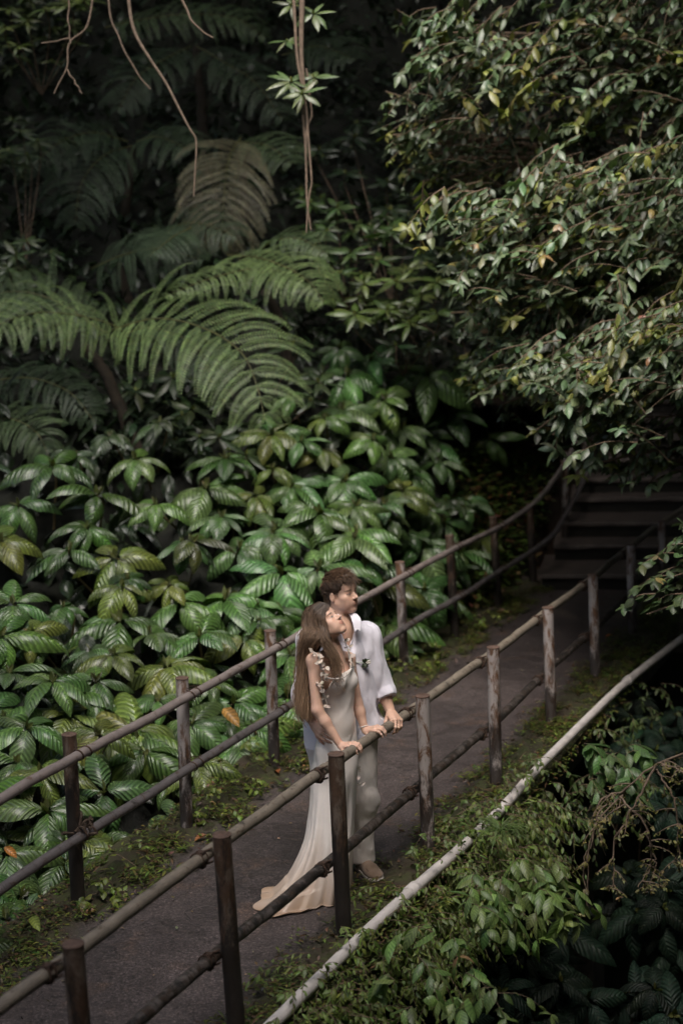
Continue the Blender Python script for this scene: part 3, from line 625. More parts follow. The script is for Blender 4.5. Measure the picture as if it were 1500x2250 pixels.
# ------------------------------------------------------------------ dark undergrowth filling the slope (uncountable)
def fill():
    mb = MB()
    n = 5200; x = R.uniform(-500, 2000, n); y = R.uniform(-500, 1000, n); D = Dc(x, y)+R.uniform(.4, 1.3, n)+.4*np.clip((900-y)/400, 0, 2)+np.clip((x-1170)*.05, 0, 9)
    c = CAMP+(fwd+c_r*((x-750)/F_PX)[:, None]-c_u*((y-1125)/F_PX)[:, None])*D[:, None]
    k = 5; c = np.repeat(c, k, 0)+R.normal(0, .18, (n*k, 3))
    az = R.uniform(0, 2*pi, n*k); d = np.stack([np.cos(az), np.sin(az)-.4, R.normal(-.1, .3, n*k)], -1)
    t = jit((.014, .025, .011), n*k, .35, .1)
    leaves(mb, c, d, UP, R.uniform(.12, .30, n*k), R.uniform(.025, .06, n*k), .9, -.3, 4, 3, t, 'lan')
    tag(mb.build('undergrowth', M['smallleaf']), kind='stuff', label='dark mixed undergrowth covering the shaded slope behind the ferns', cat='undergrowth')
    mb = MB(); n = 650; x = R.uniform(-300, 1000, n); y = R.uniform(950, 2300, n); D = Dc(x, y)+R.uniform(.75, 1.15, n)
    c = CAMP+(fwd+c_r*((x-750)/F_PX)[:, None]-c_u*((y-1125)/F_PX)[:, None])*D[:, None]
    k = 3; c = np.repeat(c, k, 0)+R.normal(0, .15, (n*k, 3)); az = R.uniform(0, 2*pi, n*k); d = np.stack([np.cos(az), np.sin(az)-.5, R.normal(-.2, .3, n*k)], -1)
    leaves(mb, c, d, UP, R.uniform(.2, .38, n*k), R.uniform(.05, .09, n*k), 1.2, -.4, 6, 5, jit((.025, .045, .018), n*k, .3, .08))
    tag(mb.build('inner_leaves', M['bigleaf']), kind='stuff', label='dense inner leaves low in the slope of big-leaf shrubs', cat='undergrowth')
fill()
# ------------------------------------------------------------------ bank with litter beside the stairs
def bank():
    mb = MB(); x = R.uniform(990, 1290, 2600); y = R.uniform(980, 1470, 2600)
    keep = (y > 1490-(x-900)*.62-20-(x > 1150)*0) | True
    D = np.minimum(Dc(x, y)-.02, 40)+R.uniform(.2, .75, len(x)); D = np.where(x > 1190, np.maximum(D, 18.6), D)
    # stay left of the far railing
    c = CAMP+(fwd+c_r*((x-750)/F_PX)[:, None]-c_u*((y-1125)/F_PX)[:, None])*D[:, None]
    ok = ((c-VO)@VN < -1.75-np.clip(((c-VO)@VD-8.5)*.1, 0, 1)) & (c[:, 2] > -.6)
    c = c[ok]; n = len(c); k = 4; c = np.repeat(c, k, 0)+R.normal(0, .05, (n*k, 3)); az = R.uniform(0, 2*pi, n*k)
    d = np.stack([np.cos(az), np.sin(az), R.normal(.2, .3, n*k)], -1)
    hl = jit((.10, .15, .035), n*k, .35, .12); br = R.random(n*k) < .22; hl[br] = jit((.20, .10, .055), br.sum(), .3, .15)
    leaves(mb, c, d, UP, R.uniform(.05, .12, n*k), R.uniform(.015, .035, n*k), .7, -.2, 4, 3, hl, 'ov')
    tag(mb.build('ground_cover', M['creeper']), kind='stuff', label='small bright herbs and dead leaves on the bank beyond the far railing', cat='ground cover')
    mb = MB(); us = np.linspace(0, 1, 40); vv = np.linspace(0, 1, 30)
    U, V_ = np.meshgrid(us, vv); px = 940+U*330; py = 1500-V_*620-(U*200); D = np.minimum(np.maximum(Dc(px, py)+.55, 0), 40); D = np.where(px > 1190, np.maximum(D, 19.0), D)+.05*np.sin(U*40+V_*31)
    P = CAMP+(fwd+c_r*((px-750)/F_PX)[..., None]-c_u*((py-1125)/F_PX)[..., None])*D[..., None]
    mb.add(P.reshape(-1, 3), gridfaces(40, 30)); tag(mb.build('bank', M['litter']), kind='structure')
bank()
# ------------------------------------------------------------------ small-leaved tree at the upper right
def spray(lf, st, p0, p1, n, L, tint, sag=.1, Wr=.24, ter=5, young=.25, bendr=.6, sr=.006):
    P = spline([p0, (p0+p1)/2+UP*sag, p1], max(n, 5)); T, _, _ = frames(P); n = len(P)
    tube(st, P, np.linspace(sr, sr/3, n), 4, False)
    sd = nrm(np.cross(T, UP)); sg = np.where(np.arange(n) % 2, 1, -1)[:, None]
    d = nrm(T*.75+sd*sg*.8+R.normal(0, .22, (n, 3))-UP*.25)
    leaves(lf, P, d, UP+R.normal(0, .25, (n, 3)), L*R.uniform(.7, 1.1, n), L*Wr*R.uniform(.8, 1.2, n), bendr*R.uniform(.4, 1.6, n), -.35, 5, 3, jit(tint, n, .2, .08), 'lan')
    if ter:
        az = np.linspace(0, 2*pi, ter, endpoint=False)+R.uniform(0, 6); a = nrm(T[-1]*.35+UP*.9+R.normal(0, .25, 3)); e1 = nrm(np.cross(a, A([.1, .9, .3]))); e2 = np.cross(a, e1)
        dd = nrm(np.cos(az)[:, None]*e1+np.sin(az)[:, None]*e2+a*.1+R.normal(0, .22, (ter, 3))); t = jit(tint, ter, .2, .08)*1.1
        if R.random() < young: t[:2] = jit(((.30, .20, .10), (.26, .22, .08))[R.integers(2)], 2, .2, .1)
        leaves(lf, np.repeat(P[-1:], ter, 0), dd, a+R.normal(0, .2, (ter, 3)), L*R.uniform(.6, 1.1, ter), L*Wr*R.uniform(.8, 1.1, ter), (bendr*1.3+.5)*R.uniform(.5, 1.4, ter), -.35, 5, 3, t, 'lan')
def inpoly(x, y, poly):
    poly = A(poly, float) if False else np.array(poly, float); c = np.zeros(len(x), bool); j = len(poly)-1
    for i in range(len(poly)):
        xi, yi = poly[i]; xj, yj = poly[j]
        hit = ((yi > y) != (yj > y)) & (x < (xj-xi)*(y-yi)/(yj-yi+1e-9)+xi); c ^= hit; j = i
    return c
def small_tree():
    base = pt(1900, 1500, 12.5); base[2] = -1.5
    root = empty('tree', base, 'large overhanging tree with small glossy leaves and orange shoots filling the upper right', 'tree')
    lobes = [  # polygon, depth, brightness
     ([(840, 260), (895, 150), (885, 60), (990, 45), (1130, 70), (1240, -40), (1620, -60), (1620, 330), (1400, 330), (1330, 300), (1250, 290), (1180, 240), (1080, 235), (1000, 210), (960, 270), (900, 300), (850, 340)], 13.2, 300, .17),
     ([(940, 470), (1010, 440), (1130, 390), (1240, 370), (1330, 390), (1390, 350), (1620, 270), (1620, 620), (1500, 680), (1420, 640), (1330, 660), (1230, 640), (1150, 700), (1070, 760), (1040, 740), (980, 640), (965, 560)], 12.6, 430, .165),
     ([(1060, 720), (1180, 610), (1320, 620), (1440, 640), (1620, 600), (1620, 800), (1440, 700), (1260, 720), (1200, 760), (1110, 880), (1080, 850)], 12.9, 170, .16),
     ([(1135, 820), (1180, 780), (1260, 725), (1370, 730), (1400, 690), (1620, 680), (1620, 880), (1500, 890), (1430, 860), (1400, 900), (1330, 960), (1300, 1010), (1250, 1020), (1220, 960), (1170, 900)], 11.9, 240, .165),
     ([(840, 290), (960, 270), (1000, 330), (960, 420), (940, 500), (900, 480), (930, 380), (860, 350)], 14.2, 50, .13),
     ([(960, 330), (1100, 250), (1400, 300), (1620, 300), (1620, 420), (1300, 400), (1150, 380), (1000, 430)], 14.6, 160, .13),
     ([(1030, 720), (1150, 620), (1300, 640), (1320, 730), (1180, 800), (1120, 900), (1060, 860)], 14.2, 130, .13),
     ([(1350, 930), (1620, 860), (1620, 1060), (1500, 1010), (1420, 1060), (1300, 1040)], 12.4, 46, .15)]
    hub = pt(1750, 600, 13.5); allb = MB(); trunk = MB()
    tube(trunk, spline([base, pt(1850, 1100, 12.9), pt(1800, 800, 13.2), hub, pt(1720, 200, 13.8), pt(1690, -200, 14.0)], 30), np.linspace(.17, .08, 30), 12, True)
    trunk.build('trunk', M['bark'], root)
    for li, (poly, D, cnt, L) in enumerate(lobes):
        lf = MB(); st = MB(); br = MB(); P_ = np.array(poly, float); mn, mx = P_.min(0), P_.max(0)
        x = R.uniform(mn[0], mx[0], cnt*6); y = R.uniform(mn[1], mx[1], cnt*6); k = inpoly(x, y, poly) & (np.sin(x*.021+li)*np.sin(y*.027+2*li)+.55*np.sin(x*.05+y*.043) > -.25); x, y = x[k][:int(cnt*1.25)], y[k][:int(cnt*1.25)]; x = x+R.normal(0, 26, len(x)); y = y+R.normal(0, 20, len(y))
        cen = P_.mean(0)
        h = pt(max(cen[0]+150, 1450), cen[1]+20, D+.6)
        tube(br, spline([hub if li else pt(1730, 250, 13.7), pt(1600, cen[1]-20, D+.7), h], 10), np.linspace(.06, .03, 10), 8, False)
        sub = [pt(a, b, D+.35) for a, b in zip(x[:14], y[:14])]
        for q in sub: tube(br, spline([h, (h+q)/2+UP*.12+R.normal(0, .08, 3), q], 9), np.linspace(.024, .008, 9), 6, False)
        for a, b in zip(x, y):
            lower = 0; Dd = D+R.uniform(-.45, .9)
            tip = pt(a, b, Dd); back = nrm(A([.75, .25, .32])+R.normal(0, .38, 3))
            ln = R.uniform(.25, .62); p0 = tip+back*ln
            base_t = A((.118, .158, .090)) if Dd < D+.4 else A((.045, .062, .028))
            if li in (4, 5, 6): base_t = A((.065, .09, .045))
            if R.random() < .12: base_t = A((.19, .20, .05))
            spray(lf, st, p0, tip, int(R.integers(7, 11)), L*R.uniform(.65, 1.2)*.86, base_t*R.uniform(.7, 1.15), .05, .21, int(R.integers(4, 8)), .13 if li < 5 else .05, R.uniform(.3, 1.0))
        o = lf.build('crown', M['smallleaf'], root); st.build('twigs', M['twig'], o); br.build('branch', M['twig'], root)
small_tree()
def branch_thing(lab, name, cat, sprays, L, tint, stems, loc, grp=None, m='creeper'):
    root = empty(name, loc, lab, cat, grp); lf = MB(); st = MB()
    for s in stems: tube(st, spline([pt(*a) for a in s], 16), np.linspace(.009, .004, 16), 6, False)
    for a, b, n in sprays: spray(lf, st, pt(*a), pt(*b), n, L*R.uniform(.85, 1.15), tint, .03, .26, 5, .1)
    lf.build('foliage', M[m], root); st.build('stem', M['twig'], root); return root
S = []
for (x, y) in [(1370, 1330), (1400, 1290), (1440, 1270), (1480, 1260), (1430, 1330), (1480, 1330), (1440, 1220), (1480, 1190), (1500, 1230), (1470, 1290), (1410, 1240), (1500, 1150), (1520, 1310), (1540, 1250)]:
    S.append(((x+70, y-25, 10.6+R.uniform(-.2, .3)), (x, y, 10.5+R.uniform(-.2, .3)), 7))
branch_thing('leafy side branch reaching in from the right edge over the near railing', 'shrub', 'shrub', S, .105, (.07, .10, .045), [[(1640, 1250, 10.8), (1540, 1250, 10.7), (1440, 1280, 10.5)], [(1640, 1320, 10.8), (1520, 1320, 10.6), (1420, 1350, 10.5)]], pt(1640, 1280, 10.8))
# ------------------------------------------------------------------ lianas
def liana(lab, lines, epi=None, loc=None):
    loc = pt(*lines[0][0][:3]); root = empty('liana', loc, lab, 'liana', 'lianas hanging from the canopy')
    for ln in lines:
        mb = MB(); P = spline([pt(*a[:3]) for a in ln], 40); P = P+.005*np.stack([np.sin(np.arange(40)*.5), np.cos(np.arange(40)*.37), 0*np.arange(40)], -1)
        tube(mb, P, np.linspace((ln[0][3] if len(ln[0]) > 3 else .02)*.72, .006, 40), 7, True); mb.build('stem', M['liana'], root)
    if epi:
        mb = MB()
        for x, y, D, L, n in epi: whorl(mb, pt(x, y, D), L, n, (.09, .125, .05), .6, Wr=.16, bend=.9, shape='lan', ns=6, nu=3)
        mb.build('foliage', M['smallleaf'], root)
liana('bundle of hanging lianas with leaf tufts in the top centre', [[(640, -60, 13.0, .020), (650, 90, 13.0), (662, 180, 13.0), (675, 260, 13.0), (683, 380, 13.0), (680, 430, 13), (672, 510, 13.0)],
    [(662, -60, 13.05, .034), (662, 60, 13.05), (664, 160, 13.05), (667, 240, 13.05), (669, 300, 13.05), (674, 420, 13.0), (682, 505, 13.0)], [(672, 150, 13.1, .014), (684, 240, 13.1), (672, 300, 13.0), (674, 400, 13)]],
    [(640, 180, 13, .24, 9), (690, 170, 13.1, .20, 7), (630, 90, 13.05, .16, 6), (690, 30, 13.1, .2, 7), (665, 205, 12.9, .2, 8), (640, 10, 13.1, .18, 6)])
liana('long single liana curving down in front of the hanging fern', [[(275, -60, 12.5, .022), (290, 50, 12.5), (330, 130, 12.5), (375, 200, 12.5), (415, 280, 12.5), (432, 320, 12.5), (425, 430, 12.5)]])
liana('short bare liana end poking in from the top edge', [[(385, -60, 12, .018), (405, 10, 12), (430, 55, 12), (467, 82, 12)]])
liana('forked thin liana at the upper left', [[(205, -60, 12.8, .014), (195, 50, 12.8), (155, 90, 12.8), (145, 150, 12.8), (118, 205, 12.8)], [(145, 150, 12.8, .01), (165, 180, 12.8), (180, 205, 12.8)], [(155, -60, 12.8, .012), (150, 30, 12.8), (155, 95, 12.8)], [(155, 82, 12.8, .008), (120, 90, 12.8), (90, 94, 12.8)]])
liana('thin liana between the forked one and the long curving one', [[(230, -60, 13.4, .014), (245, 40, 13.4), (265, 90, 13.4), (295, 150, 13.4), (330, 195, 13.4)]])
# ------------------------------------------------------------------ creepers over the slab edge
def clump(lab, name, cat, pts_, L, tint, spread=.12, per=5, n=6, hang=.35, Wr=.28, grp='plants growing over the outer edge of the slab', ter=4):
    c0 = np.mean([pt(*p) for p in pts_], 0); root = empty(name, c0, lab, cat, grp); lf = MB(); st = MB()
    for p in pts_:
        c = pt(*p)
        for k in range(per):
            a = c+R.normal(0, spread, 3); b = a+A([R.normal(.02, .14), R.normal(-.10, .10), -hang*R.uniform(.2, 1)])
            spray(lf, st, a, b, n, L*R.uniform(.6, 1.25), tint, .05, Wr, ter, .03, .8, .0025)
    lf.build('foliage', M['creeper'], root); st.build('stem', M['twig'], root); return root
def pipeD(x):
    q = (PIPE-CAMP); X = 750+F_PX*(q@c_r)/(q@fwd); return float(np.interp(x, X, q@fwd)), float(np.interp(x, X, 1125-F_PX*(q@c_u)/(q@fwd)))
def band(x0, x1, n, dy0, dy1):
    out = []
    for i in range(n):
        x = R.uniform(x0, x1); D, y = pipeD(x); dy = R.uniform(dy0, dy1); out.append((x+dy*.35, y+dy, D-dy*.0006+.05))
    return out
BG = (.12, .165, .038)
clump('thick low creeper with tiny leaves under the bottom end of the white pipe', 'creeper', 'creeper', band(600, 800, 18, 55, 200)+band(590, 800, 14, 22, 60), .055, (.13, .175, .042), .09, 8, 11, .14, .19, ter=0)
clump('bright creeper with small leaflets spilling below the middle of the white pipe', 'creeper', 'creeper', band(800, 990, 22, 45, 170)+band(800, 990, 14, 20, 50), .06, BG, .09, 8, 11, .14, .19, ter=0)
clump('ferny creeper along the pipe right of the fourth near post', 'creeper', 'creeper', band(980, 1160, 20, 45, 170)+band(980, 1160, 12, 18, 50), .06, (.125, .17, .04), .09, 8, 11, .16, .19, ter=0)
clump('darker creeper below the far half of the white pipe', 'creeper', 'creeper', band(1150, 1420, 26, 30, 170), .07, (.075, .11, .035), .10, 6, 9, .2, .2, ter=0)
clump('trailing creeper with pointed pale leaves hanging into the dark below the pipe', 'creeper', 'creeper', [(1110, 1880, 9.0), (1150, 1900, 9.0), (1190, 1930, 8.9), (1090, 1950, 8.7), (1130, 1985, 8.7), (1040, 1930, 8.6), (1010, 1990, 8.4), (1180, 1965, 8.8), (1230, 1980, 8.9)], .14, (.13, .19, .06), .05, 3, 6, .14, .21, ter=2)
clump('pointed-leaf vine dangling lowest under the pipe', 'creeper', 'creeper', [(960, 2080, 8.0), (1040, 2150, 7.9), (1080, 2200, 7.8), (1100, 2220, 7.8), (1050, 2220, 7.8), (920, 2140, 7.8), (880, 2180, 7.6)], .14, (.12, .18, .055), .05, 2, 6, .15, .21, ter=2)
clump('three-leaved light green plant under the pipe opposite the sixth near post', 'creeper', 'creeper', [(1360, 1650, 10.8), (1320, 1690, 10.6), (1290, 1640, 10.7), (1395, 1645, 10.9)], .16, (.09, .15, .055), .05, 3, 5, .12, .22, ter=2)
clump('row of little herbs fringing the path side of the pipe near the fourth near post', 'herb', 'herb', [(x, pipeD(x)[1]-45, pipeD(x)[0]+.12) for x in (980, 1020, 1060, 1110, 1150, 1000, 1040)], .05, (.10, .14, .04), .05, 6, 5, .02)
def tuft(lab, x, y, D, n=60, L=.22, tint=(.11, .16, .05)):
    c = pt(x, y, D) if D else gz(x, y, .02); mb = MB(); az = R.uniform(0, 6.28, n); d = np.stack([np.cos(az)*.8, np.sin(az)*.8, R.uniform(.3, 1.4, n)], -1)
    leaves(mb, c+R.normal(0, .012, (n, 3)), d, UP, L*R.uniform(.6, 1.1, n), .004, 1.6, -.3, 7, 3, jit(tint, n, .2), 'lan')
    tag(mb.build('grass_tuft', M['creeper'], loc=c), lab, 'grass tuft')
tuft('long-bladed grass tuft hanging over the white pipe at its middle', 1100, 1830, 9.25, 80, .26)
tuft('small grass tuft at the foot of the third near post', 778, 2060, 0, 22, .12)
tuft('little grass tuft beside the second far post', 428, 1790, 0, 20, .12)
tuft('little grass tuft at the foot of the fourth near post', 1000, 1860, 0, 24, .10)
# dry hanging root tangle
def roots():
    root = empty('hanging_roots', pt(1500, 1650, 10.2), 'tangle of brownish twigs with tiny yellow leaves hanging at the lower right', 'hanging roots'); st = MB(); lf = MB()
    lines = [[(1560, 1640), (1440, 1680), (1370, 1740), (1300, 1830), (1290, 1960)], [(1440, 1680), (1400, 1760), (1350, 1850), (1350, 1930), (1340, 1960)], [(1380, 1730), (1340, 1760), (1310, 1800), (1330, 1880)], [(1440, 1690), (1480, 1760), (1490, 1850), (1480, 1900)], [(1360, 1750), (1420, 1820), (1430, 1900), (1400, 1950)], [(1370, 1740), (1320, 1760), (1300, 1850), (1280, 1900), (1290, 1990)], [(1420, 1830), (1440, 1900), (1420, 1960)], [(1450, 1680), (1500, 1700), (1540, 1780)]]
    for ln in lines:
        D = 9.6+R.uniform(-.2, .3); P = spline([pt(a, b, D+R.normal(0, .05)) for a, b in ln], 26); P = P+R.normal(0, .004, P.shape)
        tube(st, P, np.linspace(.008, .003, 26), 5, True)
        for k in range(14):
            a = P[R.integers(2, 26)]; b = a+A([R.normal(0, .06), R.normal(0, .06), -R.uniform(.0, .10)]); spray(lf, st, a, b, 6, .032, (.15, .135, .045), .01, .3, 3, .2)
    lf.build('foliage', M['creeper'], root); st.build('stem', M['liana'], root)
roots()
# dim plants deep in the ravine
def ravine_plants():
    items = [((1240, 2040), 'dim ribbed-leaf plant deep in the ravine at the bottom right', [(1240, 2060, 11.3, .42), (1130, 2080, 11.2, .36), (1190, 2130, 11, .34)]), ((1430, 1980), 'dark drooping plant in the ravine at the right frame edge', [(1400, 2010, 11.5, .40), (1470, 1960, 11.8, .40), (1480, 2080, 11.3, .36)]),
     ((1290, 2190), 'dark plant in the bottom right corner of the ravine', [(1290, 2200, 10.8, .4), (1400, 2190, 10.9, .38), (1180, 2230, 10.6, .36), (1480, 2230, 10.6, .4)]), ((1460, 1790), 'hanging broad leaves in shade behind the twig tangle', [(1470, 1780, 12, .36), (1420, 1740, 12.4, .3), (1490, 1660, 12.8, .3)]),
     ((1020, 2230), 'dim ferny plant at the bottom edge under the creepers', [(1010, 2250, 9.2, .3), (1100, 2180, 9.8, .3), (930, 2260, 9, .3)]), ((1400, 1550), 'shrub in deep shade right of the pipe end', [(1430, 1600, 13, .26), (1490, 1570, 13.2, .26), (1370, 1640, 12.6, .24), (1440, 1650, 12.6, .28)])]
    for c0, lab, ws in items:
        root = empty('ravine_plant', pt(ws[0][0], ws[0][1], ws[0][2]+.3)-UP*.6, lab, 'plant', 'plants in the dark ravine'); mb = MB(); st = MB()
        for x, y, D, L in ws:
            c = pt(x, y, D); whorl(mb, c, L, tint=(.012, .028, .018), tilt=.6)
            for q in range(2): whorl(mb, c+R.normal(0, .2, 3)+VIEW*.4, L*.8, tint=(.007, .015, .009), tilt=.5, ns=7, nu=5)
            tube(st, spline([c, c+VIEW*.2-UP*.2, c+VIEW*.4-UP*.9], 6), .009, 5, False)
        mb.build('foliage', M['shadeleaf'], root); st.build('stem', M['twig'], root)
    mb = MB(); n = 9000; v = R.uniform(-6, 13, n); w_ = R.uniform(.6, 9, n); X = VO+VD*v[:, None]+VN*w_[:, None]; z = -5.8+np.clip(w_-3.2, 0, 10)*1.3+np.clip(X[:, 1]-19, 0, 14)*.9+R.uniform(0, .8, n); X = X+UP*z[:, None]
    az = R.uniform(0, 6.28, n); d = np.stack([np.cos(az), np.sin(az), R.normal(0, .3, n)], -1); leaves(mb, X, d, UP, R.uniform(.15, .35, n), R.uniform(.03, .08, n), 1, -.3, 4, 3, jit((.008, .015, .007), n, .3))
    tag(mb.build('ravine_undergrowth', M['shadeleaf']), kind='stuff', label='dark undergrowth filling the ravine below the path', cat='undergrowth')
ravine_plants()
# moss, herbs and grass along both verges
def verge():
    mb = MB(); n = 24000; side = R.random(n) < .55; v = R.uniform(-4.5, 9, n)
    wn = -.02+np.abs(R.normal(0, .5, n))*.36-.28*R.random(n)**2; wf = -1.63-R.uniform(-.32, .22, n)
    w_ = np.where(side, np.clip(wn, -.32, .36), wf)
    m_ = np.sin(v*5.1+w_*9)+np.sin(v*11.3-w_*6+1)+.6*np.sin(v*23+w_*17); ok = (m_+R.normal(0, .5, n) > .1) | (w_ > .12) | (w_ < -1.78); v, w_ = v[ok], w_[ok]; n = len(v)
    p = VO+VD*v[:, None]+VN*w_[:, None]+UP*R.uniform(.005, .05, n)[:, None]; k = 3; p = np.repeat(p, k, 0)+R.normal(0, .012, (n*k, 3)); n *= k
    az = R.uniform(0, 6.28, n); d = np.stack([np.cos(az), np.sin(az), R.uniform(0, 1.0, n)], -1); t = jit((.105, .130, .028), n, .4, .15); br = R.random(n) < .25; t[br] = jit((.10, .055, .03), br.sum(), .3)
    leaves(mb, p, d, UP, R.uniform(.014, .052, n)*(1+.5*(np.sin(np.repeat(v, k)*3.3)>.3)), R.uniform(.004, .012, n), .9, -.2, 3, 3, t)
    tag(mb.build('moss_herbs', M['creeper']), kind='stuff', label='mossy fringe of tiny herbs along both edges of the path', cat='ground cover')
    mb = MB(); n = 2600; side = R.random(n) < .45; v = R.uniform(-4.5, 9, n); w_ = np.where(side, R.uniform(-.25, .16, n), -1.62+R.normal(0, .20, n)); w_ = np.clip(w_, -1.86, .17)
    p = VO+VD*v[:, None]+VN*w_[:, None]+UP*R.uniform(.02, .045, n)[:, None]; az = R.uniform(0, 6.28, n); d = np.stack([np.cos(az), np.sin(az), R.normal(0, .25, n)], -1); t = jit((.085, .050, .030), n, .5, .15)
    leaves(mb, p, d, UP+R.normal(0, .3, (n, 3)), R.uniform(.015, .055, n), R.uniform(.004, .014, n), R.uniform(-.8, 1.2, n), .4, 4, 3, t)
    tag(mb.build('leaf_litter', M['creeper']), kind='stuff', label='small brown dead leaves and crumbs of soil along the path edges', cat='leaf litter')
    # mounds of moss as an uneven skin over both verges
    for nm, (wa, wb) in (('moss_verge', (-.14, .24)), ('moss_verge', (-1.90, -1.45))):
        mb = MB(); vs = np.linspace(-8, 9.15, 420); ws = np.linspace(wa, wb, 22); VV, WW = np.meshgrid(vs, ws, indexing='ij')
        f = (WW-wa)/(wb-wa); prof = np.sin(pi*np.clip(f, 0, 1))**.7
        h = .028*np.sin(VV*4.1+WW*8)+.022*np.sin(VV*9.7-WW*13+1)+.014*np.sin(VV*23+WW*31)+R.normal(0, .003, VV.shape)+.012
        Z = prof*h-.012*(1-prof)-.02*(f > .9 if wb > 0 else f < .1)
        Z = np.where((f < .02) | (f > .98), -.05, Z)
        P = VO+VD*VV[..., None]+VN*WW[..., None]+UP*Z[..., None]; mb.add(P.reshape(-1, 3), gridfaces(22, 420)[:, ::-1]); tag(mb.build(nm, M['moss']), kind='stuff', label='uneven mossy soil along the %s edge of the path' % ('near' if wb > 0 else 'far'), cat='moss')
verge()
mbp = MB(); n = 150; v = R.uniform(-4, 8.8, n); w_ = R.uniform(-1.5, -.1, n); p = VO+VD*v[:, None]+VN*w_[:, None]+UP*.012; az = R.uniform(0, 6.28, n)
leaves(mbp, p, np.stack([np.cos(az), np.sin(az), 0*az], -1), UP, R.uniform(.008, .035, n), R.uniform(.003, .010, n), R.uniform(-.5, .9, n), .3, 4, 3, jit((.22, .16, .11), n, .5, .15))
tag(mbp.build('path_litter', M['creeper']), kind='stuff', label='tiny scraps of leaf scattered over the asphalt', cat='leaf litter')
# upright little plants at the far edge, fallen leaves and paper scraps on the asphalt
for i, (x, y, lab) in enumerate([(575, 1665, 'yellow-green seedling clump left of the third far post'), (500, 1740, 'low weeds on the path edge midway between the second and third far posts'), (640, 1640, 'weeds behind the dress at the path edge'), (470, 1800, 'tiny plant on the mossy strip right of the second far post'), (250, 1960, 'little green weed right of the leftmost far post'), (870, 1480, 'weeds around the foot of the far post right of the man'), (935, 1450, 'herb patch between two far posts right of the man'), (1040, 1380, 'herb patch in the shade near the far posts by the stairs')]):
    c = gz(x, y, .02); D = float((c-CAMP)@fwd); clump(lab, 'weed', 'weed', [(x, y, D)], .06, (.13, .17, .03), .07, 8, 5, -.10, .3, 'weeds along the path')
for x, y, L, t, lab in [(612, 1698, .10, (.30, .10, .04), 'rust-red fallen leaf at the foot of the third far post'), (455, 1835, .10, (.28, .11, .04), 'orange-brown fallen leaf right of the second far post'), (215, 2000, .10, (.25, .12, .05), 'brown fallen leaf right of the leftmost far post'), (905, 1385, .09, (.2, .1, .06), 'brown leaf on the path beyond the man'), (940, 1430, .08, (.22, .12, .06), 'curled leaf by the verge beyond the man'), (1345, 1395, .10, (.35, .12, .05), 'orange leaf at the foot of the near railing by the stairs'), (665, 1655, .07, (.26, .16, .1), 'pale brown leaf on the soil just left of the dress')]:
    yellow_leaf(x, y, 0, L, 'fallen_leaf', lab, t, True)
# unseen canopy added overhead to shut out the sky, open only over the path
def canopy():
    mb = MB(); n = 20000
    X = R.uniform(-22, 22, n); Y = R.uniform(-16, 40, n); Z = R.uniform(10.0, 13.5, n)
    Z = Z+np.maximum(0, Y-20)*.4; opening = ((X-.9)/4.0)**2+((Y-7.0)/7.7)**2 > 1+.25*np.sin(X*1.7)+.2*np.sin(Y*1.3)
    keep = opening; X, Y, Z = X[keep], Y[keep], Z[keep]; n = len(X)
    az = R.uniform(0, 6.28, n); d = np.stack([np.cos(az), np.sin(az), R.normal(0, .3, n)], -1)
    n2_ = 6000; X2, Y2, Z2 = R.uniform(2.6, 9, n2_), R.uniform(-3, 10.5, n2_), R.uniform(7.2, 9.0, n2_); X2[:1400] = R.uniform(.5, 2.6, 1400); Y2[:1400] = R.uniform(-3, 3.2, 1400); X2[1400:2400] = R.uniform(-6, -1.9, 1000); Y2[1400:2400] = R.uniform(-3, 2.9, 1000); X2[2400:3400] = R.uniform(1.6, 7, 1000); Y2[2400:3400] = R.uniform(12.5, 21, 1000); Z2[2400:3400] += .10*(Y2[2400:3400]-12); X, Y, Z = np.r_[X, X2], np.r_[Y, Y2], np.r_[Z, Z2]; n += n2_; az = R.uniform(0, 6.28, n); d = np.stack([np.cos(az), np.sin(az), R.normal(0, .3, n)], -1)  # leaf patches added out of view to shade ravine, near posts and stairs
    leaves(mb, np.stack([X, Y, Z], -1), d, UP, R.uniform(.6, 1.3, n), R.uniform(.22, .45, n), .8, -.3, 4, 3, jit((.05, .085, .03), n, .25))
    tag(mb.build('shade_canopy', M['smallleaf']), kind='stuff', label='unseen forest canopy added overhead, shaped for light and shade', cat='canopy')
canopy()
